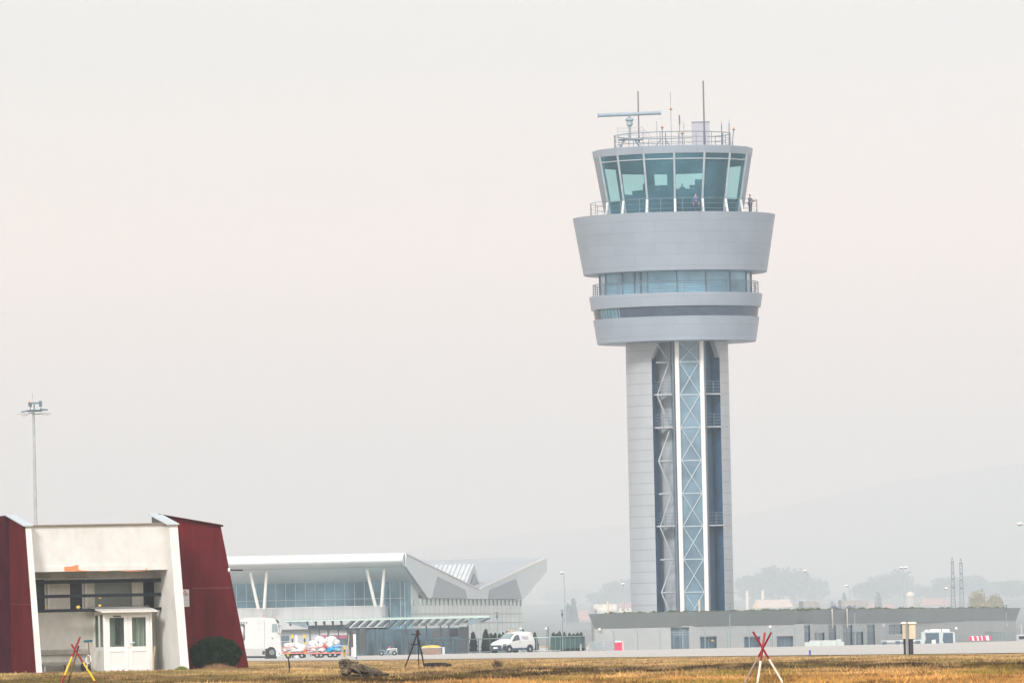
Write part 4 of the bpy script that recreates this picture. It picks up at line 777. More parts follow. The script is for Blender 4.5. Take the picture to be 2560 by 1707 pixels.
b = MB(); P = [at(871 + 1.2 * math.sin(i), 1585 + i * 6, 650) for i in range(10)]; b.path(P, .03, 6); tag(b.build('rope_pole', mat('yellow_grey_rope', (.5, .42, .2), .8, var=.4, scale=(1, 1, 6)), None, 40, (P[-1].x, 650, 0)), 'thin yellow and grey striped pole beside the tall white post', 'pole')
slabm = lambda name, lab, cat, zf, pts, d, dep, m_: tag(MB().prism([at(*zf(x, y), d) for x, y in pts], (0, dep, 0)).build(name, m_, None, 0, (at(*zf(*pts[0]), d).x, d, 0)), lab, cat)
slabm('control_box', 'pale grey control box standing beside the tall white post', 'box', z5, [(2225, 935), (2290, 935), (2290, 1120), (2225, 1120)], 650, .5, LGREY)
# ------------------------------------------------------------------ small tow tractor and skip in front of the lobby
def z6(x, y): return 860 + x / 8, 1500 + y / 8
def z7(x, y): return 1150 + x / 8, 1500 + y / 8
KS = 700.0
tt = thing('tow_tractor', 'small white tow tractor with an open cab frame and red beacon', 'tractor', (X(980, KS), KS, 0))
def T6(x, y, d=KS): return at(*z6(x, y), d)
m = MB()
for d in (KS, KS + 1.1): m.path([T6(830, 1075, d), T6(868, 985, d), T6(890, 972, d), T6(1050, 966, d), T6(1058, 1080, d)], .045, 8)
for zx, zy in ((868, 985), (1050, 966)): m.tube(T6(zx, zy), T6(zx, zy, KS + 1.1), .045, 8)
m.build('cab_frame', WHT, tt); MB().prism([T6(865, 986), T6(890, 968), T6(1062, 960), T6(1062, 975)], (0, 1.15, 0)).build('cab_roof', WHT, tt)
MB().prism([T6(905, 992), T6(1036, 984), T6(1036, 1075), T6(905, 1075)], (0, .05, 0)).build('rear_window', mat('tractor_glass', (.3, .36, .38), .15), tt)
x0, x1 = T6(700, 1070).x, T6(1066, 1070).x; MB().box(x0, x1, KS - .05, KS + 1.2, .1, .22).build('chassis', mat('tractor_chassis', (.16, .21, .25), .5), tt)
slabm2 = [T6(695, 1075), T6(712, 985), T6(815, 985), T6(835, 1075)]; MB().prism(slabm2, (0, 1.0, 0)).build('engine_cover', mat('bluegrey_cover', (.15, .2, .24), .5), tt)
for zx in (750, 1010): wheel((T6(zx, 1080).x, KS + .1, .2), .2, .16, tt)
p = T6(905, 945); MB().lathe([(.06, p.z - .1), (.07, p.z - .02), (.05, p.z + .1), (.01, p.z + .12)], 10, (p.x, KS + .5, 0)).build('beacon', mat('red_beacon', (.7, .12, .08), .3), tt, 40)
KP = 690.0; T6p = lambda x, y, d=KP: at(*z6(x, y), d)
sk = thing('skip', 'rusty brown skip heaped with something yellow', 'skip', (X(1078, KP), KP, 0))
a, b_ = T6p(1535, 945), T6p(1945, 940); zt_s = a.z; x0, x1 = a.x, b_.x
MB().hexa([(x0 + .25, KP, .02), (x1 - .03, KP, .02), (x1 - .03, KP + 1.5, .02), (x0 + .25, KP + 1.5, .02), (x0, KP - .1, zt_s), (x1, KP - .1, zt_s), (x1, KP + 1.6, zt_s), (x0, KP + 1.6, zt_s)]).build('skip_body', mat('rusty_brown', (.30, .21, .17), .8, var=.25, scale=(2, 2, 2)), sk)
MB().box(x0 - .03, x1 + .03, KP - .14, KP - .08, zt_s - .05, zt_s + .02).build('skip_rim', mat('pale_rim', (.55, .5, .45), .6), sk)
m = MB().blob(((x0 + x1) / 2, KP + .75, zt_s + .02), ((x1 - x0) * .48, .78, T6p(1760, 900).z - zt_s), 20, 10, .12, 4); tag(m.build('yellow_heap', mat('yellow_heap_mat', (.75, .52, .06), .8, var=.15, scale=(3,) * 3), None, 50, ((x0 + x1) / 2, KP, 0)), 'yellow heap filling the rusty skip', 'heap')
tag(MB().box(X(1105, KP), X(1111, KP), KP, KP + .5, 0, T6p(1990, 930).z).build('meter_box', LGREY, None, 0, (X(1108, KP), KP, 0)), 'pale narrow box standing right of the rusty skip', 'box')
# ------------------------------------------------------------------ service van
KV = 716.0; vx = X(1150 + 1040 / 8, KV, 1620); vb = thing('service_van', 'small white service van with orange roof beacon and black bumper', 'van', (0, 0, 0))
ST = [(1.95, .66, .30, .70, .52, .50, .80), (1.82, .76, .24, .80, .62, .62, .90), (1.30, .82, .22, .86, .82, .70, 1.03), (.98, .83, .22, .86, .90, .68, 1.12), (.30, .83, .22, .86, .95, .60, 1.60), (0, .83, .22, .86, .97, .61, 1.70), (-.8, .83, .22, .86, .99, .63, 1.76), (-1.6, .83, .22, .86, 1.0, .63, 1.74), (-1.85, .81, .26, .85, 1.0, .60, 1.64), (-1.95, .78, .32, .82, .95, .55, 1.45)]
SXv = [s[0] for s in ST][::-1]
def Sv(x, v, off=0, side=1):
    q = [float(np.interp(x, SXv, [s[i] for s in ST][::-1])) for i in range(1, 7)]; wb, zb, wl, zl, wr, zr = q
    ring = [(wb, zb), (wl, (zb + zl) / 2), (wl, zl), (wr + .02, zr - .09), (wr * .86, zr), (0, zr + .03)]
    def pt(v): i = min(int(v), 4); f = v - i; return ring[i][0] * (1 - f) + ring[i + 1][0] * f, ring[i][1] * (1 - f) + ring[i + 1][1] * f
    y, z = pt(min(max(v, 0), 5)); n = 0
    if off:
        y0, z0 = pt(max(v - .05, 0)); y1, z1 = pt(min(v + .05, 5)); dn = Vector((0, z1 - z0, y0 - y1)); dn = dn.normalized() if dn.length else Vector((0, 1, 0)); y += dn.y * off; z += dn.z * off
        x += off * (1 if (x > .25 and v > 2.5) else 0)
    return Vector((x, side * y, z))
VAN = mat('van_white', (.68, .68, .675), .25, var=.02); VBK = mat('van_black_plastic', (.035, .045, .07), .6); VGL = mat('van_glass', (.20, .24, .25), .08, var=.3, spec=.8); VGD = mat('van_dark_glass', (.05, .065, .08), .08, spec=.8)
m = MB(); xsv = sorted(set(SXv + list(np.linspace(-1.95, 1.95, 27))), reverse=True); rows = []
for x in xsv:
    rows.append(m.add([Sv(x, v, 0, 1) for v in np.linspace(0, 5, 16)] + [Sv(x, v, 0, -1) for v in np.linspace(5, 0, 16)[1:]]))
nr = 31
for a, b_ in zip(rows, rows[1:]):
    for j in range(nr - 1): m.f.append((a + j, b_ + j, b_ + j + 1, a + j + 1))
    m.f.append((a + nr - 1, b_ + nr - 1, b_, a))
m.f.append(tuple(rows[0] + j for j in range(nr))); m.f.append(tuple(rows[-1] + j for j in reversed(range(nr)))); body = m.build('body', VAN, vb, 50)
def patch(name, corners, m_, off=.012, sides=(1,), n=6, parent=body):
    b = MB(); C = corners
    for s in sides:
        for i in range(n):
            for j in range(n):
                def bl(u, w): x = (C[0][0] * (1 - u) + C[1][0] * u) * (1 - w) + (C[3][0] * (1 - u) + C[2][0] * u) * w; v = (C[0][1] * (1 - u) + C[1][1] * u) * (1 - w) + (C[3][1] * (1 - u) + C[2][1] * u) * w; return Sv(x, v, off, s)
                q = [bl(i / n, j / n), bl((i + 1) / n, j / n), bl((i + 1) / n, (j + 1) / n), bl(i / n, (j + 1) / n)]; b.face(q if s > 0 else q[::-1])
    return b.build(name, m_, parent)
for s in (1, -1): patch('side_window', [(.84, 2.12), (-.12, 2.12), (-.12, 2.84), (.38, 2.84)], VGD, .012, (s,))
patch('windscreen', [(.93, 3.3), (.93, 5), (.30, 5), (.30, 3.5)], VGL, .014, (1, -1))
[patch('bumper', [(1.94, 0), (1.05, 0), (1.25, 1.25), (1.94, 2.0)], VBK, .02, (s,)) for s in (1, -1)]; MB().hexa([(1.94, -.70, .20), (1.985, -.64, .20), (1.985, .64, .20), (1.94, .70, .20), (1.93, -.70, .66), (1.975, -.62, .66), (1.975, .62, .66), (1.93, .70, .66)]).build('front_grille', VBK, body)
MB().hexa([(1.985, -.26, .38), (1.997, -.26, .38), (1.997, .26, .38), (1.985, .26, .38), (1.985, -.26, .50), (1.997, -.26, .50), (1.997, .26, .50), (1.985, .26, .50)]).build('number_plate', WHT, body)
for s in (1, -1): patch('headlight', [(1.9, 2.0), (1.55, 1.75), (1.5, 2.25), (1.85, 2.6)], mat('smoked_lamp', (.10, .12, .15), .15), .015, (s,))
patch('side_sill', [(1.0, .05), (-.95, .05), (-.95, .5), (1.0, .5)], VBK, .012, (1, -1))
patch('door_handle', [(-.02, 1.75), (-.12, 1.75), (-.12, 1.98), (-.02, 1.98)], VBK, .03, (1,))
for k, v0 in enumerate((2.55, 2.32)):
    for i in range(7):
        xa, xb = -.38 - i * .11, -.38 - (i + 1) * .11; f = lambda i: v0 - .06 * i + .005 * i * i * 1.3
        patch('side_stripe', [(xa, f(i)), (xb, f(i + 1)), (xb, f(i + 1) + .07), (xa, f(i) + .07)], VBK, .014, (1,), 1)
patch('blue_stripe', [(-.15, .6), (-.28, .6), (-.75, .05), (-.6, .05)], mat('van_blue', (.1, .25, .4), .4), .016, (1,), 3)
for i in range(6): patch('grey_arc', [(-1.25 - .09 * i, 3.05 - .14 * i ** 1.25 * .5), (-1.28 - .09 * i, 3.05 - .14 * i ** 1.25 * .5), (-1.37 - .09 * i, 3.05 - .14 * (i + 1) ** 1.25 * .5), (-1.34 - .09 * i, 3.05 - .14 * (i + 1) ** 1.25 * .5)], mat('van_greyblue', (.4, .48, .58), .4), .014, (1,), 1)
patch('tail_light', [(-1.88, 2.1), (-1.95, 2.1), (-1.95, 2.7), (-1.88, 2.7)], mat('red_lamp', (.5, .05, .05), .3), .02, (1, -1), 2)
MB().lathe([(.1, 1.72), (.1, 1.78), (.075, 1.79), (.07, 1.9), (.01, 1.93)], 12, (.02, 0, 0)).build('beacon', mat('amber_beacon', (.85, .42, .03), .3), vb, 40)
MB().blob((.78, .95, 1.08), (.06, .1, .08), 10, 6).build('mirror', VBK, vb); MB().blob((.78, -.95, 1.08), (.06, .1, .08), 10, 6).build('mirror', VBK, vb)
for x in (1.22, -1.28):
    for s in (1, -1):
        MB().path([(x, s * .8, .31), (x, s * .872, .31)], .38, 24).build('wheel_arch', VBK, vb); wheel((x, s * .72, .29), .29, .165, vb, Vector((0, s, 0)), mat('wheel_silver', (.5, .51, .52), .35, .4))
vb.location = (vx, KV, 0); vb.rotation_euler = (0, 0, math.radians(-134))
# driver seen through the side window: a body of their own, seated
dl = Matrix.Rotation(math.radians(-134), 3, 'Z') @ Vector((.35, .38, .0)); person('driver in a yellow-green safety vest behind the van side window', (vx + dl.x, KV + dl.y, .2), math.radians(-134 + 90), (.45, .75, .05), (.04, .05, .08), pose='sit', hgt=1.75)
# ------------------------------------------------------------------ fences
FM = mat('fence_steel', (.22, .29, .29), .6, .2); GRN = mat('fence_net_green', (.05, .105, .10), .85, var=.2, scale=(1, 1, 1))
f1 = thing('lobby_fence', 'low pale rail fence running from the lobby past the white van', 'fence', (X(1200, 738), 738, 0))
xa, xb = X(1050, 738), X(1400, 738); zr = Z(1200, 1596, 738); m = MB(); m.tube((xa, 738, zr), (xb, 738, zr), .045, 6).tube((xa, 738, .12), (xb, 738, .12), .04, 6); m.build('rail', mat('rail_pale', (.42, .52, .52), .5), f1)
for i in range(13): x = xa + (xb - xa) * i / 12; MB().tube((x, 738, 0), (x, 738, zr + .02), .045, 6).build('post', FM, f1)
f2 = thing('netted_fence', 'fence hung with dark green netting right of the white van', 'fence', (X(1420, 736), 736, 0)); xa, xb = X(1376, 736), X(1462, 736); zr = Z(1420, 1590, 736)
MB().box(xa, xb, 736.1, 736.14, .25, zr - .05).build('netting', GRN, f2); MB().tube((xa, 736, zr), (xb, 736, zr), .045, 6).build('rail', FM, f2)
for i in range(8): x = xa + (xb - xa) * i / 7; MB().tube((x, 736, 0), (x, 736, zr), .025, 6).build('post', FM, f2)
f3 = thing('wire_fence', 'perimeter fence of forked steel posts with strands of barbed wire before the low building', 'fence', (X(1800, 700), 700, 0))
WF = 700.0; posts = [1535, 1594, 1650, 1707, 1762.5, 1818, 1873, 1931, 1987, 2045, 2103, 2160, 2218]; m = MB(); zA, zB2, zC_ = 1.42, 1.24, 1.62
def fp_(px): d = float(np.interp(px, [1440, 2010, 2560], [702, 708, 770])); return X(px, d), d
for px in posts:
    x, d = fp_(px); MB().path([(x, d, 0), (x, d, 1.36)], .045, 6).tube((x, d, 1.34), (x - .16, d, 1.75), .025, 5).tube((x, d, 1.34), (x + .14, d + .3, 1.7), .018, 5).build('fence_post', FM, f3)
for z in (zA, zB2): m.path([(*fp_(p), z) for p in [1524, *posts, 2300]], .014, 4)
for z, o_ in ((1.7, -.15), (1.56, -.1)): m.path([(fp_(p)[0] + o_, fp_(p)[1], z) for p in [1524, *posts, 2300]], .004, 3)
m.build('fence_wire', mat('wire_grey', (.33, .38, .39), .6), f3)
f4 = thing('green_fence', 'teal mesh fence at the right end of the low building', 'fence', (X(2480, 775), 775, 0)); f4d = 785.0
zr = Z(2480, 1579, f4d); m = MB()
for px in (2461, 2500, 2532): x = X(px, f4d); MB().tube((x, f4d, 0), (x, f4d, zr), .05, 6).build('fence_post', FM, f4)
xa, xb = X(2440, f4d), X(2536, f4d); m.tube((xa, f4d, zr), (xb, f4d, zr), .035, 5)
for i in range(40): x = xa + (xb - xa) * i / 39; m.tube((x, f4d, .1), (x, f4d, zr), .012, 4)
m.build('fence_mesh', FM, f4)
f5 = thing('gate_railing', 'grey barred gate between the striped bollards', 'gate', (X(1500, 711), 711, 0)); m = MB(); xa, xb = X(1474, 711), X(1536, 711); za, zb2 = Z(1474, 1603.5, 711), Z(1536, 1599.5, 711); m.tube((xa, 711, za), (xb, 711, zb2), .03, 6)
for i in range(22): x = xa + (xb - xa) * i / 21; m.tube((x, 711, .05), (x, 711, za + (zb2 - za) * i / 21), .014 if i % 3 else .025, 5)
m.build('gate_bars', mat('gate_grey', (.33, .37, .4), .6), f5); MB().box(X(1476, 711), X(1512, 711), 711.05, 711.08, .08, za - .08).build('gate_panel', mat('gate_panel_grey', (.42, .47, .49), .6), f5)
# hedge of conifers behind the fences
for k, (px, y, wpx, lab) in enumerate([(1183, 1575, 16, 'narrow conifer nearest the lobby, left of the van'), (1214, 1570, 18, 'tallest pointed conifer left of the van'), (1228, 1580, 15, 'small conifer right of the tallest pointed one'), (1238, 1579, 15, 'conifer just left of the van windscreen'), (1249, 1580, 15, 'conifer behind the van windscreen'), (1258, 1577, 14, 'conifer behind the front of the van roof'), (1268, 1575, 14, 'conifer behind the middle of the van roof'), (1276, 1575, 14, 'conifer left of the orange beacon'), (1309, 1570, 14, 'conifer behind the rear of the van roof'), (1337, 1577, 14, 'lone pointed conifer just right of the van'), (1384, 1577, 14, 'first conifer of the hedge behind the green netting'), (1392, 1580, 13, 'second conifer of the hedge behind the green netting'), (1399, 1574, 14, 'highest conifer of the hedge behind the green netting'), (1411, 1577, 14, 'conifer right of the lantern post behind the netting'), (1424, 1579, 15, 'middle conifer behind the netting'), (1434, 1581, 14, 'fifth conifer behind the netting'), (1444, 1578, 15, 'next to last conifer behind the netting'), (1453, 1577, 14, 'last conifer of the hedge before the striped bollards')]):
    conifer(px, y, 741 + (k % 3), wpx * 1.15, 0, lab, 260, 300 + k, 'conifers planted along the fence')
# ------------------------------------------------------------------ street lamps, lantern posts, globe lamps
def lamp(px, ph, hx, hy, d, label, double=False):
    x = X(px, d, hy + 10); zp = Z(px, ph, d); p = at(hx, hy, d); root = thing('street_lamp', label, 'street lamp', (x, d, 0), 'street lamps behind the buildings')
    MB().path([(x, d, 0), (x, d, zp * .6), (x, d, zp), (x + (p.x - x) * .5, d, p.z - .02)], [.085, .07, .055, .045], 8).build('pole', STEEL, root, 40)
    hs = [p] + ([Vector((2 * x - p.x, d + .3, p.z + .02))] if double else [])
    for q in hs: MB().lathe([(.01, .1), (.18, .08), (.22, .0), (.17, -.05)], 14, q).build('lamp_head', WHT, root, 40); MB().lathe([(.16, -.05), (.12, -.13), (.01, -.15)], 14, q).build('lamp_glass', mat('lamp_underside', (.3, .29, .28), .3), root, 40)
    if double: MB().tube((x, d, zp), hs[1] - Vector((.1, 0, .02)), .045, 6).build('arm', STEEL, root)
    return root
lamp(1411, 1439, 1404, 1431, 830, 'tall street lamp right of the terminal roof'); lamp(1559.5, 1464, 1557, 1459, 880, 'street lamp close to the left of the tower shaft'); lamp(2018, 1434, 2012, 1426, 900, 'tall single street lamp in front of the wide tree clump'); lamp(2125, 1470, 2116, 1463.5, 930, 'shorter single street lamp beside the roof units')
lamp(2259.5, 1426, 2253.5, 1418, 900, 'double-headed street lamp near the pale dome', True); lamp(2360, 1474, 2366, 1470, 940, 'low street lamp just left of the lattice masts')
lamp(2563, 1314, 2549, 1309, 620, 'street lamp head poking in at the right edge')
def lantern(px, y0, d, label):
    x = X(px, d, y0 + 40); z1 = Z(px, y0, d); root = thing('lantern_post', label, 'lantern post', (x, d, 0), 'lantern posts along the fence')
    MB().tube((x, d, 0), (x, d, z1 - .55), .045, 8, .035).build('pole', FM, root, 40)
    MB().lathe([(.04, -.6), (.09, -.38), (.09, -.3), (.07, -.22)], 12, (x, d, z1)).build('lantern', mat('lantern_dark', (.10, .14, .17), .4), root, 40)
    MB().lathe([(.05, -.22), (.05, -.04), (.2, -.03), (.2, .0), (.02, .02)], 12, (x, d, z1)).build('top_plate', mat('lantern_teal', (.2, .26, .27), .5), root, 40); return root
for px, y, d, lab in ((1243, 1529, 720, 'lantern post in front of the terminal side wall'), (1406, 1524, 715, 'lantern post beside the tall street lamp'), (1825, 1515.5, 698, 'lantern post right of the tower foot'), (2137, 1513, 704, 'lantern post beside the exhaust pipes'), (2516.5, 1511.5, 760, 'lantern post at the right end of the low building')): lantern(px, y, d, lab)
def globe(px, y, d, label):
    x = X(px, d, y + 20); z1 = Z(px, y, d); root = thing('globe_lamp', label, 'lamp', (x, d, 0), 'white globe lamps on posts'); MB().tube((x, d, 0), (x, d, z1 - .1), .035, 8).build('pole', FM, root); MB().blob((x, d, z1), (.12, .12, .12), 12, 8).build('globe', WHT, root, 60)
globe(1302, 1571, 744, 'white globe lamp showing above the van roof'); globe(1366, 1571, 742, 'white globe lamp on a dark post right of the van'); globe(1926, 1566, 706, 'white globe lamp on a post before the middle windows')
globe(2391, 1570, 745, 'white globe lamp right of the service vehicle')
tag(MB().tube((X(1370.5, 740), 740, 0), (X(1370.5, 740), 740, Z(1370.5, 1566, 740)), .06, 8).build('gate_post', DSTEEL, None, 40, (X(1370.5, 740), 740, 0)), 'thick dark gate post beside the globe lamp right of the van', 'post')
# striped bollards, fire cabinet
def striped(px, y0, y1, d, label):
    x = X(px, d, y1 - 8); z1 = Z(px, y0, d); root = thing('striped_bollard', label, 'bollard', (x, d, 0), 'black and white striped bollards'); n = 7
    po = MB().tube((x, d, 0), (x, d, z1), .068, 12).build('post', WHT, root, 40)
    for i in range(n): z = z1 * (i + .25) / n; MB().path([(x, d, z), (x, d, z + z1 / n * .5)], .073, 12).build('stripe', KK, po, 40)
striped(1452, 1609, 1624, 712, 'shortest black and white striped bollard, nearest the netting'); striped(1472, 1605, 1624.5, 710, 'black and white striped bollard at the hinge of the grey gate'); striped(1510, 1601, 1625, 708, 'tallest black and white striped bollard, before the grey gate')
fc = thing('fire_cabinet', 'bright red cabinet with a pale open side flap by the wire fence', 'cabinet', (X(1545, 700), 700, 0)); x0, x1, zc_ = X(1536, 700), X(1554.5, 700), Z(1545, 1604.5, 700)
MB().box(x0, x1, 699.7, 700.2, .02, zc_).build('cabinet_body', mat('cabinet_red', (.62, .04, .10), .5, var=.05), fc); MB().hexa([(x1 + .01, 699.7, .02), (x1 + .12, 699.5, .02), (x1 + .14, 699.55, .02), (x1 + .03, 699.75, .02), (x1 + .01, 699.7, zc_ + .02), (x1 + .09, 699.5, zc_ + .16), (x1 + .11, 699.55, zc_ + .16), (x1 + .03, 699.75, zc_ + .02)]).build('side_flap', mat('flap_pink', (.75, .55, .55), .6), fc)
MB().box(x0 + .05, x1 - .05, 699.8, 700.1, zc_ + .002, zc_ + .12).build('cabinet_top', WHT, fc)
# white barriers, service vehicle, trailer, striped board before the low building
BW = mat('barrier_white', (.46, .51, .49), .6, var=.05)
def barr(pts, d, label):
    x = sum(p[0] for p in pts) / len(pts); P = [at(px, y, d) for px, y in pts]; P = [Vector((p.x, d, max(.01, p.z))) for p in P]
    tag(MB().prism(P, (0, .55, 0)).build('plastic_barrier', BW, None, 0, (P[0].x, d, 0)), label, 'barrier', 'white plastic barriers')
barr([(2012, 1620), (2012, 1604.5), (2023.5, 1603.5), (2025, 1600), (2052, 1599.5), (2052, 1620)], 700, 'white plastic barrier with a stepped left end'); barr([(2053, 1620), (2053, 1599.5), (2091, 1599), (2091, 1620)], 700, 'plain middle white plastic barrier'); barr([(2091.5, 1620), (2091.5, 1597), (2103, 1596.5), (2103, 1603), (2110.5, 1603), (2110.5, 1620)], 700, 'white plastic barrier with a raised left end')
sv = thing('service_vehicle', 'pale airport service vehicle with large dark windows and roof lamps', 'vehicle', (X(2350, 715), 715, 0)); VD = 715.0
def z8(x, y): return 2266 + x / 8, 1500 + y / 8
slab('vehicle_body', [(300, 640), (375, 615), (945, 628), (970, 655), (972, 960), (300, 960)], VD, 1.9, mat('vehicle_pale', (.46, .51, .50), .4), sv, 0, z8)
for q in ([(375, 650), (648, 648), (655, 860), (360, 860), (390, 770)], [(738, 648), (928, 648), (938, 872), (755, 872), (725, 790)]): slab('vehicle_window', q, VD - .03, .03, mat('vehicle_glass', (.07, .11, .15), .15, spec=.7), sv, 0, z8)
for q in ([(372, 615), (380, 585), (440, 585), (450, 615)], [(470, 618), (478, 575), (690, 575), (690, 620)], [(715, 622), (722, 570), (862, 578), (862, 625)]): slab('roof_lamp', q, VD + .2, 1.2, WHT, sv, 0, z8)
slab('front_panel', [(505, 790), (585, 780), (595, 885), (505, 885)], VD - .06, .03, mat('panel_cream', (.66, .65, .58), .5), sv, 0, z8)
tl = thing('window_trailer', 'low white trailer with a row of small dark windows left of the service vehicle', 'trailer', (X(2250, 712), 712, 0)); x0, x1 = X(2204, 712), X(2303, 712); MB().box(x0, x1, 712, 713.6, .2, Z(2250, 1599, 712)).build('trailer_body', mat('trailer_white', (.5, .53, .54), .5), tl)
for (a, b_) in ((2205.5, 2216), (2238, 2249), (2256, 2263), (2288, 2299)): MB().box(X(a, 712), X(b_, 712), 711.96, 712, Z(2240, 1611, 712), Z(2240, 1601.5, 712)).build('trailer_window', mat('trailer_glass', (.1, .13, .17), .2), tl)
sb = thing('striped_board', 'red and white striped barrier board on posts at the right', 'barrier board', (X(2450, 705), 705, 0)); x0, x1 = X(2422.5, 705), X(2477, 705); zA, zB3 = Z(2450, 1600, 705), Z(2450, 1588.5, 705)
bo = MB().box(x0, x1, 705, 705.05, zA, zB3).build('board', WHT, sb)
for a, b_ in ((0, .12), (.2, .35), (.42, .55), (.6, .76), (.9, 1)):
    w_ = x1 - x0; s_ = .07; MB().prism([(x0 + w_ * a + (s_ if a else 0), 704.99, zA + .005), (x0 + w_ * b_ + (s_ if b_ < 1 else 0), 704.99, zA + .005), (x0 + w_ * b_ - (.02 if b_ < 1 else 0), 704.99, zB3 - .005), (x0 + w_ * a, 704.99, zB3 - .005)], (0, .008, 0)).build('red_stripe', mat('board_red', (.58, .05, .12), .5), bo)
for f in (.12, .8): x = x0 + (x1 - x0) * f; MB().tube((x, 705.08, 0), (x, 705.08, zB3 + .25), .03, 6).build('post', FM, sb)
# pale block and car beyond the right end
hb = thing('far_shed', 'pale shed with a dark window strip beyond the right end of the low building', 'shed', (X(2575, 900), 900, 0)); MB().box(X(2549, 900), X(2640, 900), 900, 906, 0, Z(2555, 1585, 900)).build('wall', LGREY, hb); MB().box(X(2547, 900), X(2640, 900), 899.9, 900, Z(2555, 1596, 900), Z(2555, 1589, 900)).build('window_strip', DARKGLS, hb); MB().box(X(2553, 900), X(2556, 900), 900, 900.3, Z(2555, 1583, 900), Z(2555, 1560, 900)).build('chimney', GREY, hb)
# ------------------------------------------------------------------ far houses, dome, lattice masts
ROOF = mat('clay_roof', (.33, .20, .175), .8, var=.15, scale=(.5,) * 3); HW = mat('house_wall', (.33, .36, .38), .8, var=.08)
def house(x0, x1, yr, ye, yb, d, label, wall=HW, roof=ROOF):
    a, b_ = X(x0, d, ye), X(x1, d, ye); zr, ze = Z((x0 + x1) / 2, yr, d), Z((x0 + x1) / 2, ye, d); root = thing('house', label, 'house', ((a + b_) / 2, d, 0), 'far houses in the haze'); o_ = (b_ - a) * .12
    MB().box(a + .3, b_ - .3, d, d + 9, -.3, ze).build('wall', wall, root); MB().hexa([(a, d - .4, ze), (b_, d - .4, ze), (b_, d + 9.4, ze), (a, d + 9.4, ze), (a + o_, d + 4, zr), (b_ - o_, d + 4, zr), (b_ - o_, d + 5, zr), (a + o_, d + 5, zr)]).build('roof', roof, root)
    for i in range(2): x = a + (b_ - a) * (.25 + .4 * i); MB().box(x, x + .9, d - .06, d, ze - 1.7, ze - .5).build('window', DARKGLS, root)
house(1414, 1476, 1526, 1550, 1600, 5500, 'far house with a wide pink-red roof left of the low building'); house(1546, 1580, 1506, 1518, 1600, 5000, 'far cream house beside the left of the tower shaft', mat('cream_wall', (.72, .68, .58), .8), ROOF)
house(1880, 1985, 1498, 1518, 1600, 5600, 'far broad house with a pale roof right of the tower', HW, mat('pale_roof', (.5, .42, .38), .8)); house(2300, 2375, 1495, 1512, 1600, 5700, 'far house with a dull red roof beside the dome'); house(2160, 2240, 1508, 1520, 1600, 5800, 'far flat house left of the dome', HW, ROOF)
for px, y0, lab in ((1868, 1476, 'far thin white chimney, nearer the tower'), (1907, 1474, 'far thin white chimney, farther from the tower')): x = X(px, 6000, y0 + 10); tag(MB().tube((x, 6000, 0), (x, 6000, Z(px, y0, 6000)), 1.0, 8).build('chimney', mat('chimney_white', (.8, .75, .7), .7), None, 40, (x, 6000, 0)), lab, 'chimney', 'far white chimneys')
dm = thing('domed_building', 'small far building with a pale round dome and columns', 'building', (X(2276, 4600), 4600, 0)); x = X(2276, 4600, 1490); zb_, zt3 = Z(2276, 1490, 4600), Z(2276, 1478, 4600); r = 11 / F * 4600
MB().lathe([(r, zb_), (r * .95, zb_ + (zt3 - zb_) * .45), (r * .6, zb_ + (zt3 - zb_) * .85), (.02, zt3)], 24, (x, 4600, 0)).build('dome', mat('dome_cream', (.62, .58, .51), .6), dm, 40); MB().lathe([(r * .85, 0), (r * .85, zb_)], 24, (x, 4600, 0)).build('drum_wall', mat('drum_grey', (.45, .45, .42), .7), dm, 40)  # drum wall in a greyer tone than dome and columns
for i in range(10): a = i * 2 * PI / 10; MB().tube((x + r * .93 * math.sin(a), 4600 - r * .93 * math.cos(a), 0), (x + r * .93 * math.sin(a), 4600 - r * .93 * math.cos(a), zb_), .11, 8).build('column', MATS['dome_cream'], dm)
def mast(px, y0, label):
    d = 1600.0; x = X(px, d, 1480); z1 = Z(px, y0, d); k = d / F; root = thing('lattice_mast', label, 'mast', (x, d, 0), 'steel lattice masts'); m = MB(); wb, wt = 7 * k, 3.2 * k; MS = mat('mast_steel', (.16, .2, .23), .6)
    def c(i, z): w_ = wb + (wt - wb) * min(1, z / (z1 * .8)); s = [(-1, -1), (1, -1), (1, 1), (-1, 1)][i % 4]; return Vector((x + s[0] * w_, d + s[1] * w_, z))
    for i in range(4): MB().path([c(i, 0), c(i, z1 * .8), c(i, z1 * .93), Vector((x, d, z1))], .055, 5).build('leg', MS, root)
    n = 22
    for j in range(n):
        za, zb = z1 * .93 * j / n, z1 * .93 * (j + 1) / n
        for i in range(4): m.tube(c(i, za), c(i + 1, zb), .026, 4)
    m.build('lattice', MS, root)
    for f in (.62, .72, .8, .93): m2 = MB().box(x - wt * 1.25, x + wt * 1.25, d - wt, d + wt, z1 * f, z1 * f + .22).build('cross_arm', MS, root)
mast(2382.5, 1392, 'taller far lattice mast, left one of the pair'); mast(2404, 1395, 'shorter far lattice mast, right one of the pair')
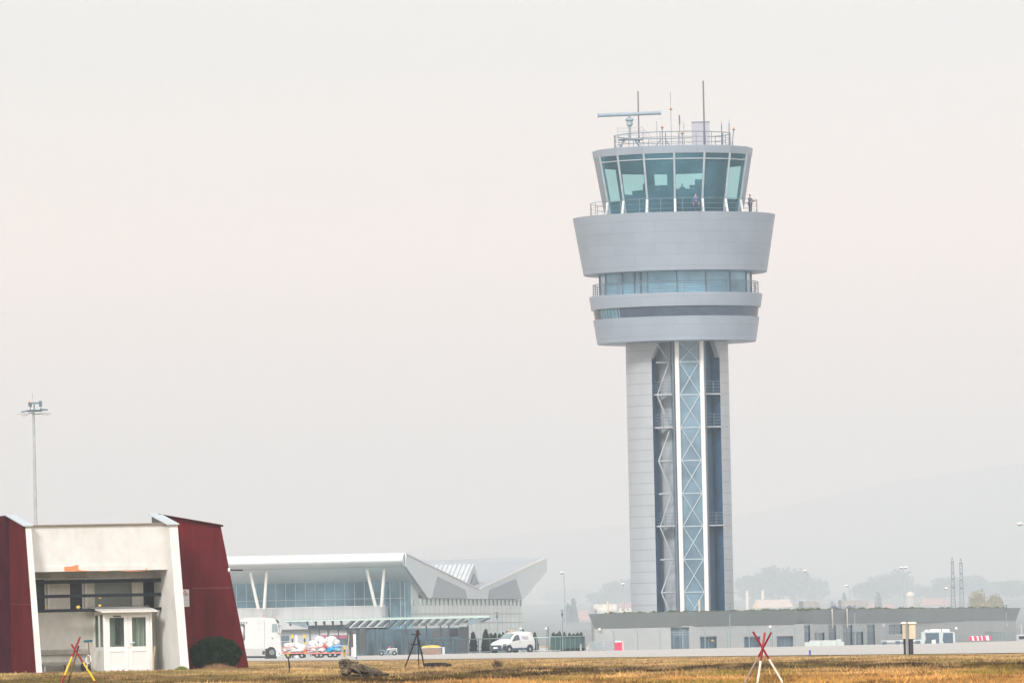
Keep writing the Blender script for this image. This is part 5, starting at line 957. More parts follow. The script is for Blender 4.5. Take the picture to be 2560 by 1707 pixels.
# ------------------------------------------------------------------ red and white service building, turned 18 degrees
BD = 328.0; AL = math.radians(18); e1 = Vector((math.cos(AL), math.sin(AL), 0)); e2 = Vector((-math.sin(AL), math.cos(AL), 0))
def zA_(x, y): return x / 3.358, 1240 + y / 3.358
def zB(x, y): return 200 + x / 7.2245, 1490 + y / 7.2245
O_ = at(*zA_(213, 250), BD); O_.z = 0
def LP(s, e, z): return O_ + e1 * s + e2 * e + Vector((0, 0, z))
def loc(zf, x, y, e):                                        # pixel on the plane at depth e -> (s, z)
    p = onp(*zf(x, y), O_ + e2 * e, e2) - O_; return p.dot(e1), p.z
def lbox(mb, s0, s1, ea, eb, z0, z1): return mb.hexa([LP(s0, ea, z0), LP(s1, ea, z0), LP(s1, eb, z0), LP(s0, eb, z0), LP(s0, ea, z1), LP(s1, ea, z1), LP(s1, eb, z1), LP(s0, eb, z1)])
def pbox(mb, zf, x0, y0, x1, y1, ea, eb):                    # box whose front face covers the pixel rectangle
    sa, za = loc(zf, x0, y0, ea); sb_, zb = loc(zf, x1, y1, ea); return lbox(mb, sa, sb_, ea, eb, max(zb, 0), za)
def pprism(mb, zf, pts, e, dep): return mb.prism([LP(*(lambda q: (q[0], e, max(q[1], -.02)))(loc(zf, x, y, e))) for x, y in pts], e2 * dep)
rbd = thing('service_building', 'small building of dark red slanted walls and white piers with a glazed white porch', 'building', tuple(LP(3, 2, 0)))
def streaky(name, c1, c2, k=1.0, stretch=True):
    m, t, N, L = nt(name); out = N('ShaderNodeOutputMaterial'); p = N('ShaderNodeBsdfPrincipled'); L(p.outputs[0], out.inputs[0]); tc = N('ShaderNodeTexCoord'); f = None
    for s, r in ((((2.2, 2.2, .35), .6), ((5, 5, .6), .5), ((.7, .7, .7), .7)) if stretch else (((1.6, 1.6, 1.0), .6), ((4, 4, 2.5), .6), ((.6, .6, .5), .7))):
        mp = N('ShaderNodeMapping'); mp.inputs['Scale'].default_value = s; no = N('ShaderNodeTexNoise'); no.inputs['Detail'].default_value = 6; no.inputs['Roughness'].default_value = r; no.inputs['Scale'].default_value = k
        L(tc.outputs['Object'], mp.inputs[0]); L(mp.outputs[0], no.inputs['Vector'])
        if f is None: f = no.outputs['Fac']
        else: a = N('ShaderNodeMath'); a.operation = 'ADD'; L(f, a.inputs[0]); L(no.outputs['Fac'], a.inputs[1]); f = a.outputs[0]
    mr = N('ShaderNodeMapRange'); mr.inputs['From Min'].default_value = 1.1; mr.inputs['From Max'].default_value = 1.9; L(f, mr.inputs['Value'])
    mx = N('ShaderNodeMix'); mx.data_type = 'RGBA'; mx.inputs[6].default_value = rgba(c1); mx.inputs[7].default_value = rgba(c2); L(mr.outputs[0], mx.inputs[0]); L(mx.outputs[2], p.inputs['Base Color'])
    p.inputs['Roughness'].default_value = .85; p.inputs['Specular IOR Level'].default_value = .06; b = N('ShaderNodeBump'); b.inputs['Strength'].default_value = .25; b.inputs['Distance'].default_value = .02; L(f, b.inputs['Height']); L(b.outputs[0], p.inputs['Normal']); MATS[name] = m; return m
RED = streaky('red_weathered_wall', (.075, .006, .009), (.15, .011, .014)); PLA = streaky('white_plaster', (.60, .585, .555), (.735, .725, .70), stretch=False); PLD = streaky('dirty_plaster', (.55, .525, .465), (.72, .695, .635), stretch=False)
NAVY = mat('navy_beam', (.006, .010, .018), .6, var=.35, scale=(2, 2, 8)); SHEET = mat('cap_sheet', (.46, .50, .51), .4, var=.05); PVC = mat('white_pvc', (.80, .795, .77), .3, var=.02)
s0, ztop = loc(zA_, 213, 250, 0); s0r = loc(zA_, 262, 250, 0)[0]; s1r, ztr = loc(zA_, 1490, 237, 0); s1l = s1r - .34
TF = .42
for (sa, sb_, zt_) in ((s0, s0r, ztop), (s1l, s1r, ztr)):
    MB().prism([LP(sa, 0, zt_), LP(sa, -1.25, 0), LP(sa, 2.45, 0), LP(sa, 2.45, zt_ + TF)], e1 * (sb_ - sa)).build('pier', PLA, rbd)
    MB().prism([LP(sa - .12, -.12, zt_ - .01), LP(sa - .12, 2.6, zt_ + TF + .03), LP(sa - .12, 2.6, zt_ + TF + .07), LP(sa - .12, -.12, zt_ + .03)], e1 * (sb_ - sa + .16)).build('pier_cap', SHEET, rbd)
MB().prism([LP(s0 - .02, .02, ztop - .04), LP(s0 - .02, -1.2, 0), LP(s0 - .02, 2.44, 0), LP(s0 - .02, 2.44, ztop + TF - .03)], e1 * .018).build('red_side_wall', RED, rbd)
MB().prism([LP(s1l - .02, .35, ztr - .0), LP(s1l - .02, 2.4, ztr - .1), LP(s1l - .02, 2.4, ztr + TF - .03)], e1 * .018).build('gable_board', mat('dark_board', (.10, .095, .09), .8, var=.2), rbd)
rw_ = MB(); rw_.prism([LP(*(lambda q: (q[0], 2.46, max(q[1], -.02)))(loc(zA_, x, y, 2.46))) for x, y in [(1330, 150), (1848, 240), (2088, 1462), (1450, 1475)]], (-.13, 4.5, 0)); rw_.build('red_wall', RED, rbd)
m = MB(); q = [LP(*(lambda v: (v[0], 2.3, v[1]))(loc(zA_, x, y, 2.46))) for x, y in ((1318, 146), (1862, 240), (1850, 243), (1330, 152))]; m.prism(q, (-.13, 4.6, 0)).build('roof_edge', mat('dark_red_edge', (.12, .03, .035), .6), rbd)
m = MB(); pbox(m, zA_, 1615, 767, 1938, 771, 2.45, 2.47); m.build('wall_joint', mat('joint_red', (.15, .035, .04), .8), rbd)
m = MB(); m.prism([LP(s0 - .03, e, z) for e, z in ((-.62, 2.62), (2.4, 2.66), (2.4, 2.69), (-.63, 2.65))], e1 * .012); m.build('wall_joint', MATS['joint_red'], rbd)
m = MB(); pprism(m, zA_, [(-260, 200), (40, 162), (160, 170), (240, 1478), (-260, 1480)], 2.5, 4.5); m.build('red_wall', streaky('shaded_red_weathered', (.03, .004, .01), (.085, .010, .02)), rbd)  # darker copy of the weathered red: this face's shade is in its colour
sF0, zF1 = s0r - .02, loc(zA_, 700, 245, .4)[1]; sF1 = s1l + .02; zF0 = loc(zA_, 700, 628, .4)[1]
fsc = lbox(MB(), sF0, sF1, .4, .62, zF0, zF1).build('fascia_wall', PLA, rbd); lbox(MB(), sF0 + .01, sF1 - .01, .365, .40, zF0 + .0, zF0 + .2).build('fascia_band', PLA, fsc)
ORP = mat('peeled_orange', (.72, .25, .10), .8, var=.12)
for q in ([(540, 627), (540, 590), (600, 588), (632, 577), (658, 577), (658, 612), (690, 622), (690, 628)], [(690, 628), (690, 621), (750, 626), (750, 628)], [(835, 629), (850, 625), (905, 624), (910, 629)], [(1000, 628), (1040, 624), (1140, 623), (1200, 626), (1200, 629)], [(1218, 622), (1222, 607), (1236, 607), (1238, 622)]):
    m = MB(); pprism(m, zA_, q, .36, .004); m.build('peeled_patch', ORP, fsc)
lbox(MB(), sF0 - .1, sF1 + .05, .3, .7, zF1 + .002, zF1 + .05).build('parapet_cap', mat('brown_cap', (.25, .2, .16), .7), rbd); lbox(MB(), sF0, sF1, .62, 6.9, zF1 - .25, zF1 - .08).build('roof_slab', PLD, rbd)
# recess: rear wall with windows, beams
EB = 2.2; hol = []
for (x0, x1) in ((296, 398), (580, 712), (793, 1112), (1196, 1322)):
    a = loc(zA_, x0, 690, EB); b_ = loc(zA_, x1, 948, EB); hol.append((a[0], b_[0], b_[1], a[1]))
def fpB(s, z, e): return LP(s, EB + e, z)
holes_wall(MB(), fpB, (s0r - .02, sF1), (0, zF1 - .25), hol, .22).build('rear_wall', PLD, rbd)
lbox(MB(), sF0, sF1, 6.6, 6.9, 0, zF1 - .1).build('back_wall', PLD, rbd)
for k, h in enumerate(hol):
    wf = MB(); t_ = .07
    if k != 2:
        for (a, b_, c, d) in ((h[0], h[0] + t_ * .6, h[2], h[3]), (h[1] - t_, h[1] + .02, h[2], h[3])): lbox(wf, a, b_, EB + .08, EB + .16, c, d)
        lbox(wf, h[1] + .02, h[1] + .1, EB - .03, EB + .12, h[2], h[3])
    lbox(wf, h[0], h[1], EB + .08, EB + .15, h[3] - .04, h[3]); wf = wf.build('window', PVC, rbd)
    m = MB(); lbox(m, h[0], h[1], EB + .17, EB + .19, h[2], h[3]); m.build('pane', mat('grey_green_pane', (.20, .22, .205), .3, var=.1) if k == 2 else DARKGLS, wf)
    if k < 2: m = MB(); lbox(m, h[0] - .1, h[1] + .15, EB - .06, EB, h[3] + .02, h[3] + .06); m.build('window_hood', GREY, wf)
for (y0, y1, x1) in ((706, 738, 1412), (829, 856, 1415), (950, 976, 1415)):
    sa, za = loc(zA_, 290, y0, 1.3); sb_, zb = loc(zA_, 290, y1, 1.3); lbox(MB(), sa - .1, s1l + .03, 1.3, 1.42, zb, za).build('beam', NAVY, rbd)
YL = mat('yellow_leaf', (.75, .5, .08), .7, var=.15)
for (x, y, r, lab, e) in ((657, 931, .085, 'largest yellow leaf clump, lying on the lowest navy beam', 1.27), (838, 917, .06, 'yellow leaf on the porch roof edge', .72), (840, 853, .07, 'yellow leaf hanging under the middle navy beam', 1.27), (387, 932, .05, 'tiny yellow leaf clump at the left end of the lowest navy beam', 1.27)):
    s_, z_ = loc(zA_, x, y, e); c = LP(s_, e, z_); o = MB().blob(c, (r, r * .5, r * .75 if y != 853 else r * .3), 9, 6, .3, int(x)).build('yellow_leaf', YL, None, 60, c); tag(o, lab, 'leaf', 'yellow leaves on the red and white building')
# porch
EP = .7; spl, zpt = loc(zB, 418, 288, EP); spr = loc(zB, 1297, 288, EP)[0]; zpt = loc(zB, 850, 280, EP)[1]; zmid = loc(zB, 860, 905, EP)[1]
po = MB(); lbox(po, spl, spl + .09, EP, EP + .09, 0, zpt); lbox(po, spr - .09, spr, EP, EP + .09, 0, zpt); lbox(po, spl + .09, spr - .09, EP + .003, EP + .085, zpt - .1, zpt); lbox(po, spl + .09, spr - .09, EP + .003, EP + .085, 0, .05); po.build('porch_frame', PVC, rbd)
smid = loc(zB, 868, 500, EP)[0]
PVP = mat('pvc_panel', (.74, .735, .715), .35, var=.02); DG = glass('porch_glass', (.72, .80, .75), (.12, .15, .14), .74, .04)
for k, (sa, sb_) in enumerate(((spl + .095, smid - .004), (smid + .004, spr - .095))):
    z1 = zpt - .105; st = .155; m = MB(); lbox(m, sa, sa + st, EP + .01, EP + .075, .055, z1); lbox(m, sb_ - st, sb_, EP + .01, EP + .075, .055, z1)
    for c, d in ((.055, .16), (zmid - .19, zmid), (z1 - .11, z1)): lbox(m, sa + st, sb_ - st, EP + .012, EP + .073, c, d)
    d_ = m.build('door', PVC, rbd); m = MB(); lbox(m, sa + st, sb_ - st, EP + .035, EP + .06, .16, zmid - .19); m.build('door_panel', PVP, d_)
    m = MB(); m.face([LP(sa + st, EP + .04, zmid), LP(sb_ - st, EP + .04, zmid), LP(sb_ - st, EP + .04, z1 - .11), LP(sa + st, EP + .04, z1 - .11)]); m.build('pane', DG, d_)
    if k: m = MB(); lbox(m, sa + .03, sa + .07, EP - .02, EP + .01, zmid - .02, zmid + .2); m.tube(LP(sa + .05, EP - .05, zmid + .14), LP(sa + .24, EP - .05, zmid + .15), .018, 8).tube(LP(sa + .05, EP - .05, zmid + .14), LP(sa + .05, EP + .0, zmid + .14), .015, 6); m.build('handle', WHT, d_, 40)
    else: m = MB(); lbox(m, sa + .3, sa + .62, EP - .004, EP + .012, z1 - .085, z1 - .03); m.build('name_plate', mat('brown_plate', (.12, .10, .08), .5), d_)
ss = spl + .02; m = MB(); lbox(m, ss, ss + .06, EP + .09, EB, 0, .06); lbox(m, ss, ss + .06, EP + .09, EB, zmid - .15, zmid); lbox(m, ss, ss + .06, EP + .09, EB, zpt - .1, zpt); lbox(m, ss, ss + .06, EB - .08, EB, 0, zpt); lbox(m, ss - .01, ss + .05, EP + .72, EP + .78, zmid, zpt - .1); sw_ = m.build('side_window_frame', PVC, rbd)
m = MB(); lbox(m, ss + .01, ss + .04, EP + .09, EB - .08, .06, zmid - .15); m.build('side_panel', PVP, sw_); m = MB().face([LP(ss + .03, EP + .09, zmid), LP(ss + .03, EB - .08, zmid), LP(ss + .03, EB - .08, zpt - .1), LP(ss + .03, EP + .09, zpt - .1)]); m.build('side_pane', DG, sw_)
lbox(MB(), spr - .06, spr - .01, EP + .09, EB, 0, zpt).build('side_wall', PVC, rbd)
CUR = mat('curtain', (.70, .72, .66), .9, var=.1); m = MB(); n = 40; sa, sb_ = smid + .05, spr - .12
for i in range(n):
    f = lambda j: LP(sa + (sb_ - sa) * j / n, EP + .3 + .05 * math.sin(j * 1.3) + .03 * math.sin(j * .51), 0); a, b_ = f(i), f(i + 1); z1, z2_ = Vector((0, 0, zmid - .3)), Vector((0, 0, zpt - .12)); m.face([a + z1, b_ + z1, b_ + z2_, a + z2_])
m.build('curtain', CUR, rbd, 60)
m = MB()
for i in range(12):
    f = lambda j: LP(spl + .25 + .03 * j, EP + .5 + .04 * math.sin(j * 2.2), 0); a, b_ = f(i), f(i + 1); m.face([a + Vector((0, 0, zmid - .2)), b_ + Vector((0, 0, zmid - .2)), b_ + Vector((0, 0, zpt - .12)), a + Vector((0, 0, zpt - .12))])
m.build('curtain', CUR, rbd, 60)
m = MB(); lbox(m, spl + .62, spl + 1.05, EB - .04, EB - .01, zmid + .1, zpt - .15); m.build('inner_door', mat('inner_door_teal', (.035, .06, .062), .3), rbd)
m = MB(); sa, za = loc(zB, 150, 186, EB); sb_ = loc(zB, 1155, 166, EB)[0]; sc0, zc0_ = loc(zB, 392, 272, EP - .35); sc1 = loc(zB, 1404, 256, EP - .35)[0]
m.hexa([LP(sc0, EP - .35, zc0_ - .05), LP(sc1, EP - .35, zc0_ - .05), LP(sb_ + .1, EB, za - .06), LP(sa, EB, za - .06), LP(sc0, EP - .35, zc0_), LP(sc1, EP - .35, zc0_), LP(sb_ + .1, EB, za), LP(sa, EB, za)]).build('porch_roof', mat('porch_sheet', (.72, .70, .65), .5, var=.05), rbd)
lbox(MB(), spl, spr, EP + .1, EB, zpt + .0, zpt + .04).build('porch_ceiling', PVC, rbd)
# dark rod at the wall's outer edge
p0, p1 = at(*zA_(1928, 618), BD + 3), at(*zA_(2040, 619), BD + 3); MB().tube(p0, p1, .028, 8).build('spout', BLK, rbd, 40); MB().blob(p0 - Vector((.02, .05, 0)), (.05, .05, .09), 8, 6).build('spout_bracket', WHT, rbd)
# air conditioner on the red wall
ac = thing('air_conditioner', 'pale wall-mounted air conditioner unit with a small red three-diamond emblem', 'air conditioner', tuple(LP(s1r + .3, 1.9, 2.6)))
sa, za = loc(zA_, 1508, 783, 1.95); sb_, zb = loc(zA_, 1590, 925, 1.95); ACM = mat('ac_grey_white', (.56, .55, .53), .5, var=.03); acb = lbox(MB(), sa, sb_, 1.95, 2.4, zb, za).build('case', ACM, ac)
cs, cz = loc(zA_, 1553, 806, 1.94); m = MB(); rr_ = .062
for a in (90, 210, 330):
    a = math.radians(a); d = Vector((math.cos(a), math.sin(a))); n_ = Vector((-d.y, d.x)); q = [Vector((0, 0)), d * rr_ * .9 + n_ * rr_ * .5, d * rr_ * 1.8, d * rr_ * .9 - n_ * rr_ * .5]; m.prism([LP(cs + p.x, 1.945, cz + p.y) for p in q], e2 * .004)
m.build('emblem', mat('emblem_red', (.55, .02, .03), .5), acb)
def text(s, name, pos, rot, size, m_, parent):
    cu = bpy.data.curves.new(name, 'FONT'); cu.body = s; cu.size = size; cu.align_x = 'CENTER'; cu.extrude = .001; o = bpy.data.objects.new(name, cu); COL.objects.link(o); dg = bpy.context.evaluated_depsgraph_get(); me = bpy.data.meshes.new_from_object(o.evaluated_get(dg)); bpy.data.objects.remove(o); bpy.data.curves.remove(cu)
    Mx = Matrix.Translation(Vector(pos) - OFF[parent.name]) @ Matrix.Rotation(rot, 4, 'Z') @ Matrix.Rotation(PI / 2, 4, 'X'); me.transform(Mx); me.materials.clear(); me.materials.append(m_); o = bpy.data.objects.new(name, me); COL.objects.link(o); o.parent = parent; return o
cs2, cz2 = loc(zA_, 1554, 832, 1.94); text('MITSUBISHI', 'lettering', LP(cs2, 1.944, cz2), AL, .085, mat('letter_black', (.04, .04, .04), .5), acb)
m = MB()
for i in range(5): z_ = zb + .1 + i * .14; lbox(m, sa + .06, sb_ - .05, 1.945, 1.949, z_, z_ + .02)
m.build('grille_slot', mat('slot_grey', (.42, .41, .4), .6), acb)
# bench, broom, hand truck, stick
bn = thing('bench', 'weathered grey wooden bench against the white wall', 'bench', tuple(LP(2, 1.7, 0))); WOOD = mat('weathered_wood', (.36, .33, .29), .9, var=.3, scale=(1, 8, 8))
for (y0, y1, ea, eb, nm) in ((1290, 1321, 2.05, 2.1, 'backrest'), (1394, 1406, 1.55, 2.0, 'seat')):
    sa, za = loc(zA_, 335, y0, ea); sb_, zb = loc(zA_, 738 if nm == 'backrest' else 762, y1, ea); lbox(MB(), sa, sb_, ea, eb, zb, za).build(nm, WOOD, bn)
for f in (.08, .52, .93):
    s_ = sa + (sb_ - sa) * f; lbox(MB(), s_, s_ + .08, 1.6, 1.98, 0, zb - .002).build('leg', PLD, bn)
br = thing('broom', 'teal-headed broom leaning upside down against the porch', 'broom', tuple(LP(*((lambda q: (q[0], 1.0, 0))(loc(zA_, 752, 1330, 1.0))))))
q0, q1 = LP(*((lambda q: (q[0], 1.0, q[1]))(loc(zA_, 741, 1228, 1.0)))), LP(*((lambda q: (q[0], .85, .02))(loc(zA_, 762, 1440, .85)))); MB().tube(q0, q1, .018, 8).build('handle', mat('broom_brown', (.15, .06, .03), .6), br, 40)
m = MB(); pprism(m, zA_, [(702, 1214), (716, 1206), (776, 1202), (779, 1216), (770, 1222), (712, 1224)], .97, .1); m.build('bristles', mat('teal_bristle', (.02, .11, .15), .9, var=.3, scale=(20, 20, 20)), br); m = MB(); pprism(m, zA_, [(712, 1224), (770, 1221), (764, 1230), (722, 1231)], .99, .07); m.build('broom_head', CREAM, br)
ht = thing('hand_truck', 'small white hand truck with a looped handle and two black wheels', 'hand truck', tuple(LP(*((lambda q: (q[0], .6, 0))(loc(zA_, 735, 1470, .6))))))
lp = [LP(*((lambda q: (q[0], .6, q[1]))(loc(zA_, x, y, .6)))) for x, y in ((733, 1400), (722, 1385), (724, 1355), (738, 1333), (752, 1338), (762, 1362), (762, 1385), (745, 1403), (733, 1400))]; MB().path(lp, .028, 8).build('handle_loop', WHT, ht, 40); MB().tube(lp[0], LP(*((lambda q: (q[0], .6, .04))(loc(zA_, 729, 1470, .6)))), .03, 8).build('stem', mat('stem_grey', (.5, .5, .48), .5), ht, 40)
for zx in (706, 741): s_, z_ = loc(zA_, zx, 1448, .62); c = LP(s_, .75, .17); MB().path([c - e1 * .07, c - e1 * .05, c + e1 * .05, c + e1 * .07], [.13, .17, .17, .13], 18).build('wheel', BLK, ht, 40)
s_, _ = loc(zA_, 1290, 1460, .55); tag(MB().path([LP(s_, .55, 0), LP(s_ + .02, .6, .4), LP(s_ + .1, .66, .92)], [.03, .035, .05], 7).build('dry_stalk', mat('dry_stalk_tan', (.42, .33, .2), .9, var=.2), None, 40, LP(s_, .55, 0)), 'tall dry stalk standing right of the porch', 'plant')
# bush and dry tuft before the red wall
sb0, zb0 = loc(zA_, 1808, 1330, .6); c = LP(sb0, .6, 0); bu = thing('bush', 'dark green rounded bush in front of the red wall', 'bush', tuple(c)); rbx = (2022 - 1595) / 2 / 3.358 / (F / BD)
lob = [(c.x, c.y, .60, rbx * .9, .85, .60), (c.x - rbx * .45, c.y - .2, .48, rbx * .52, .6, .44), (c.x + rbx * .45, c.y - .2, .46, rbx * .52, .6, .42), (c.x - .1, c.y - .3, .78, rbx * .55, .5, .42), (c.x + .35, c.y - .2, .72, rbx * .5, .5, .40)]
Rb = random.Random(9)
for _ in range(26):
    a_, t_ = Rb.uniform(0, PI), Rb.uniform(.1, 1.2); lob.append((c.x + rbx * .88 * math.cos(a_), c.y - .75 * math.sin(t_) * math.sin(a_), .55 + .58 * math.sin(a_) * math.cos(t_ * .7), .17, .17, .15))
BUF = mat('bush_leaf', (.022, .05, .016), .95, col2=(.003, .007, .004), scale=(3, 3, 3), detail=6, spec=0); leaf_obj('foliage', lob, 11000, .055, 41, BUF, bu, .62)
MB().blob((c.x, c.y, .6), (rbx * .68, .5, .46), 20, 12, .12, 3).tube((c.x, c.y, 0), (c.x, c.y, .5), .08, 8).build('branches', mat('bush_inner', (.012, .018, .01), .95), bu, 50)
def tuft(cx, cy, rx1, ry1, hmax, n, col, name, label, seed):
    r = np.random.default_rng(seed); x = cx + r.normal(0, rx1 * .5, n); y = cy + r.normal(0, ry1 * .5, n); q = np.exp(-((x - cx) / rx1) ** 2); h = hmax * q * r.uniform(.4, 1, n) + .02; l = r.normal(0, .35, n) * h; w_ = r.uniform(.006, .014, n); z = np.array([ground_z(a, b) for a, b in zip(x, y)])
    V = np.stack([np.stack([x - w_, y, z - .02], 1), np.stack([x + w_, y, z - .02], 1), np.stack([x + l, y, z + h], 1)], 1).reshape(-1, 3); tn = np.array(col) * r.uniform(.5, 1.4, n)[:, None]
    o = np_mesh(name, V - np.array([cx, cy, 0]), np.arange(3 * n).reshape(-1, 3), np.repeat(tn, 3, 0), GR); o.location = (cx, cy, 0); return tag(o, label, 'grass tuft')
tuft(c.x + .1, c.y - .8, .7, .25, .26, 420, (.30, .17, .09), 'grass_tuft', 'reddish dry grass tuft at the foot of the bush', 51)
tuft(LP(s1r - .4, -1.6, 0).x, LP(s1r - .4, -1.6, 0).y, .25, .2, .16, 700, (.16, .2, .05), 'grass_tuft', 'green grass tuft at the foot of the right white pier', 52)
# ------------------------------------------------------------------ floodlight mast behind
MD = 600.0; fm = thing('floodlight_mast', 'tall grey floodlight mast behind the left end of the red and white building', 'floodlight mast', (X(92.5, MD, 1500), MD, 0))
def zM(x, y): return 30 + x / 15.68, 960 + y / 15.68
def PM(x, y, dd=0): return at(*zM(x, y), MD + dd)
xm = X(86.5, MD, 1160); zt_ = PM(870, 1070).z; MB().path([(xm, MD, 0), (xm, MD, zt_)], [.16, .085], 14).build('pole', mat('mast_grey', (.40, .43, .44), .5, .3), fm, 40)
FT = mat('mast_head_teal', (.13, .19, .22), .5, .3); c = PM(880, 1040); m = MB().lathe([(.5, -.06), (.62, .0), (.5, .06), (.3, .02)], 20, c); m.tube(PM(370, 1090, -.5), PM(640, 1040, -.2), .05, 6).tube(PM(1100, 990), PM(1390, 1010, -.3), .06, 6).tube(PM(880, 1180), PM(1210, 1150, -.2), .035, 6).tube(PM(640, 1140, -.4), PM(870, 1130), .035, 6); m.tube(c, Vector((xm, MD, zt_)), .07, 8); m.build('head_frame', FT, fm)
for pts in ([(175, 1195), (280, 1180), (440, 1245), (640, 1215), (560, 1120), (430, 1110)], [(1185, 1200), (1400, 1200), (1565, 1135), (1330, 1100), (1215, 1090)]): MB().prism([PM(x, y, -.5) for x, y in pts], (0, .6, 0)).build('floodlight', mat('flood_grey', (.40, .42, .42), .4), fm)
for (x0, y0, x1, y1) in ((645, 710, 720, 870), (1065, 660, 1170, 880), (700, 720, 780, 900)): a, b_ = PM(x0, y1), PM(x1, y0); MB().box(a.x, b_.x, MD - .2, MD + .2, a.z, b_.z).build('floodlight', FT, fm)
m = MB().tube(PM(760, 745), PM(1080, 740), .055, 6).tube(PM(870, 780), PM(870, 1040), .05, 6).tube(PM(720, 900), PM(720, 1020), .03, 6).tube(PM(1130, 880), PM(1130, 980), .025, 6); m.build('upper_frame', FT, fm); MB().tube(PM(818, 740), PM(803, 375), .018, 5).build('lightning_rod', mat('rod_grey', (.4, .38, .38), .5), fm)
p = PM(680, 680); MB().blob(p, (.06, .06, .07), 10, 7).build('warning_light', ORG, fm, 60)
# ------------------------------------------------------------------ foreground markers and debris
def stick(mb_list, root): pass
def tripod(name, label, d, sticks, group=None, base=None):
    root = thing(name, label, 'marker', base or (X(sticks[0][2][0][0], d), d, 0), group)
    for k, (r, dd, pts, cols) in enumerate(sticks):          # pts: pixel end points (top, foot) with depth offsets, cols: (material, from, to)
        a, b_ = at(*pts[0], d + dd[0]), at(*pts[1], d + dd[1]); leg = None
        for j, (m_, f0, f1) in enumerate(cols):
            o = MB().tube(a.lerp(b_, f0), a.lerp(b_, f1), r * (1.02 if j else 1), 10).build('leg' if j == 0 else 'painted_band', m_, root if j == 0 else leg, 40)
            if j == 0: leg = o
    return root
MR = mat('marker_red', (.24, .006, .010), .5, var=.15, scale=(6, 6, 3)); MRB = mat('marker_bright_red', (.36, .03, .03), .5, var=.12, scale=(6, 6, 3)); MW = mat('marker_white', (.72, .67, .56), .6, var=.15, scale=(6, 6, 10)); MY = mat('marker_yellow', (.72, .46, .01), .5, var=.08); MG = mat('marker_grey_wood', (.38, .31, .24), .8, var=.2)
def zR(x, y): return 1720 + x / 8, 1500 + y / 8
tripod('tripod_marker', 'red and white painted stick tripod marker in the right foreground', 125.0, [
    (.016, (-.1, -.12), (zR(1298, 622), zR(2080, 1960)), [(MW, .4, 1), (MR, 0, .41), (MR, .89, 1)]), (.0175, (.0, -.22), (zR(1535, 645), zR(1345, 1960)), [(MW, .42, 1), (MRB, 0, .2), (MR, .2, .43), (MR, .89, 1)]), (.0135, (.05, .3), (zR(1665, 640), zR(1050, 1800)), [(MG, .4, 1), (MR, 0, .42), (MR, .86, 1)])], None, (X(1905, 125.0), 125, 0))
def zY(x, y): return x / 8, 1466 + y / 8
tripod('tripod_marker', 'red and yellow painted stick tripod marker before the bench', 158.0, [
    (.0195, (0, -.3), (zY(1600, 1003), zY(1130, 2170)), [(MY, .33, .66), (MR, 0, .34), (MR, .655, 1)]), (.017, (-.12, -.3), (zY(1428, 1145), zY(2080, 2170)), [(MY, .35, .72), (MR, 0, .36), (MR, .715, 1)]), (.0145, (.1, .35), (zY(1575, 1180), zY(1290, 2170)), [(mat('marker_brown', (.2, .11, .02), .7), .1, .62), (mat('marker_dark_red', (.08, .01, .012), .7), 0, .11), (MATS['marker_dark_red'], .6, 1)])], None, (X(190, 158.0), 158, 0))
BLW = mat('charred_wood', (.018, .012, .012), .85, var=.4, scale=(6, 6, 6)); BT = 288.0
bt = thing('wooden_tripod', 'black charred wooden tripod frame with two short crossbars on the grass', 'tripod', (X(1030, BT), BT, 0))
def P6(x, y, dd=0): return at(*z6(x, y), BT + dd)
for (a, b_, da, db, r) in (((1470, 640), (1210, 1340), 0, -.6, .027), ((1465, 690), (1610, 1300), 0, -.3, .026), ((1468, 640), (1495, 1285), 0, .6, .017)):
    pa, pb = P6(*a, da), P6(*b_, db); pb.z = ground_z(pb.x, pb.y) - .02; MB().path([pa, pa.lerp(pb, .5) + Vector((.01, 0, 0)), pb], [r, r * 1.05, r * .9], 8).build('leg', BLW, bt, 40)
for (a, b_, r) in (((1340, 679), (1535, 677), .02), ((1328, 882), (1510, 878), .02)): MB().tube(P6(*a, -.08), P6(*b_, -.08), r, 6).build('crossbar', BLW, bt, 40)
MB().path([P6(1452, 595, -.05), P6(1478, 640, -.05), P6(1465, 700, -.05)], [.05, .06, .04], 8).path([P6(1490, 588, .03), P6(1478, 640, .03)], [.03, .03], 6).build('lashing', mat('lashing_brown', (.05, .025, .02), .9, var=.4), bt, 40)
lg = MB(); pts = [P6(x, y, dd) for x, y, dd in ((1590, 1285, -.2), (1700, 1285, -.3), (1850, 1288, -.4), (2000, 1288, -.5), (2100, 1308, -.6), (2160, 1330, -.7))]; lg.path([Vector((p.x, p.y, max(p.z, .05))) for p in pts], [.05, .075, .085, .08, .06, .02], 10); tag(lg.build('charred_log', BLW, None, 50, (pts[2].x, pts[2].y, 0)), 'black charred log lying right of the wooden tripod', 'log')
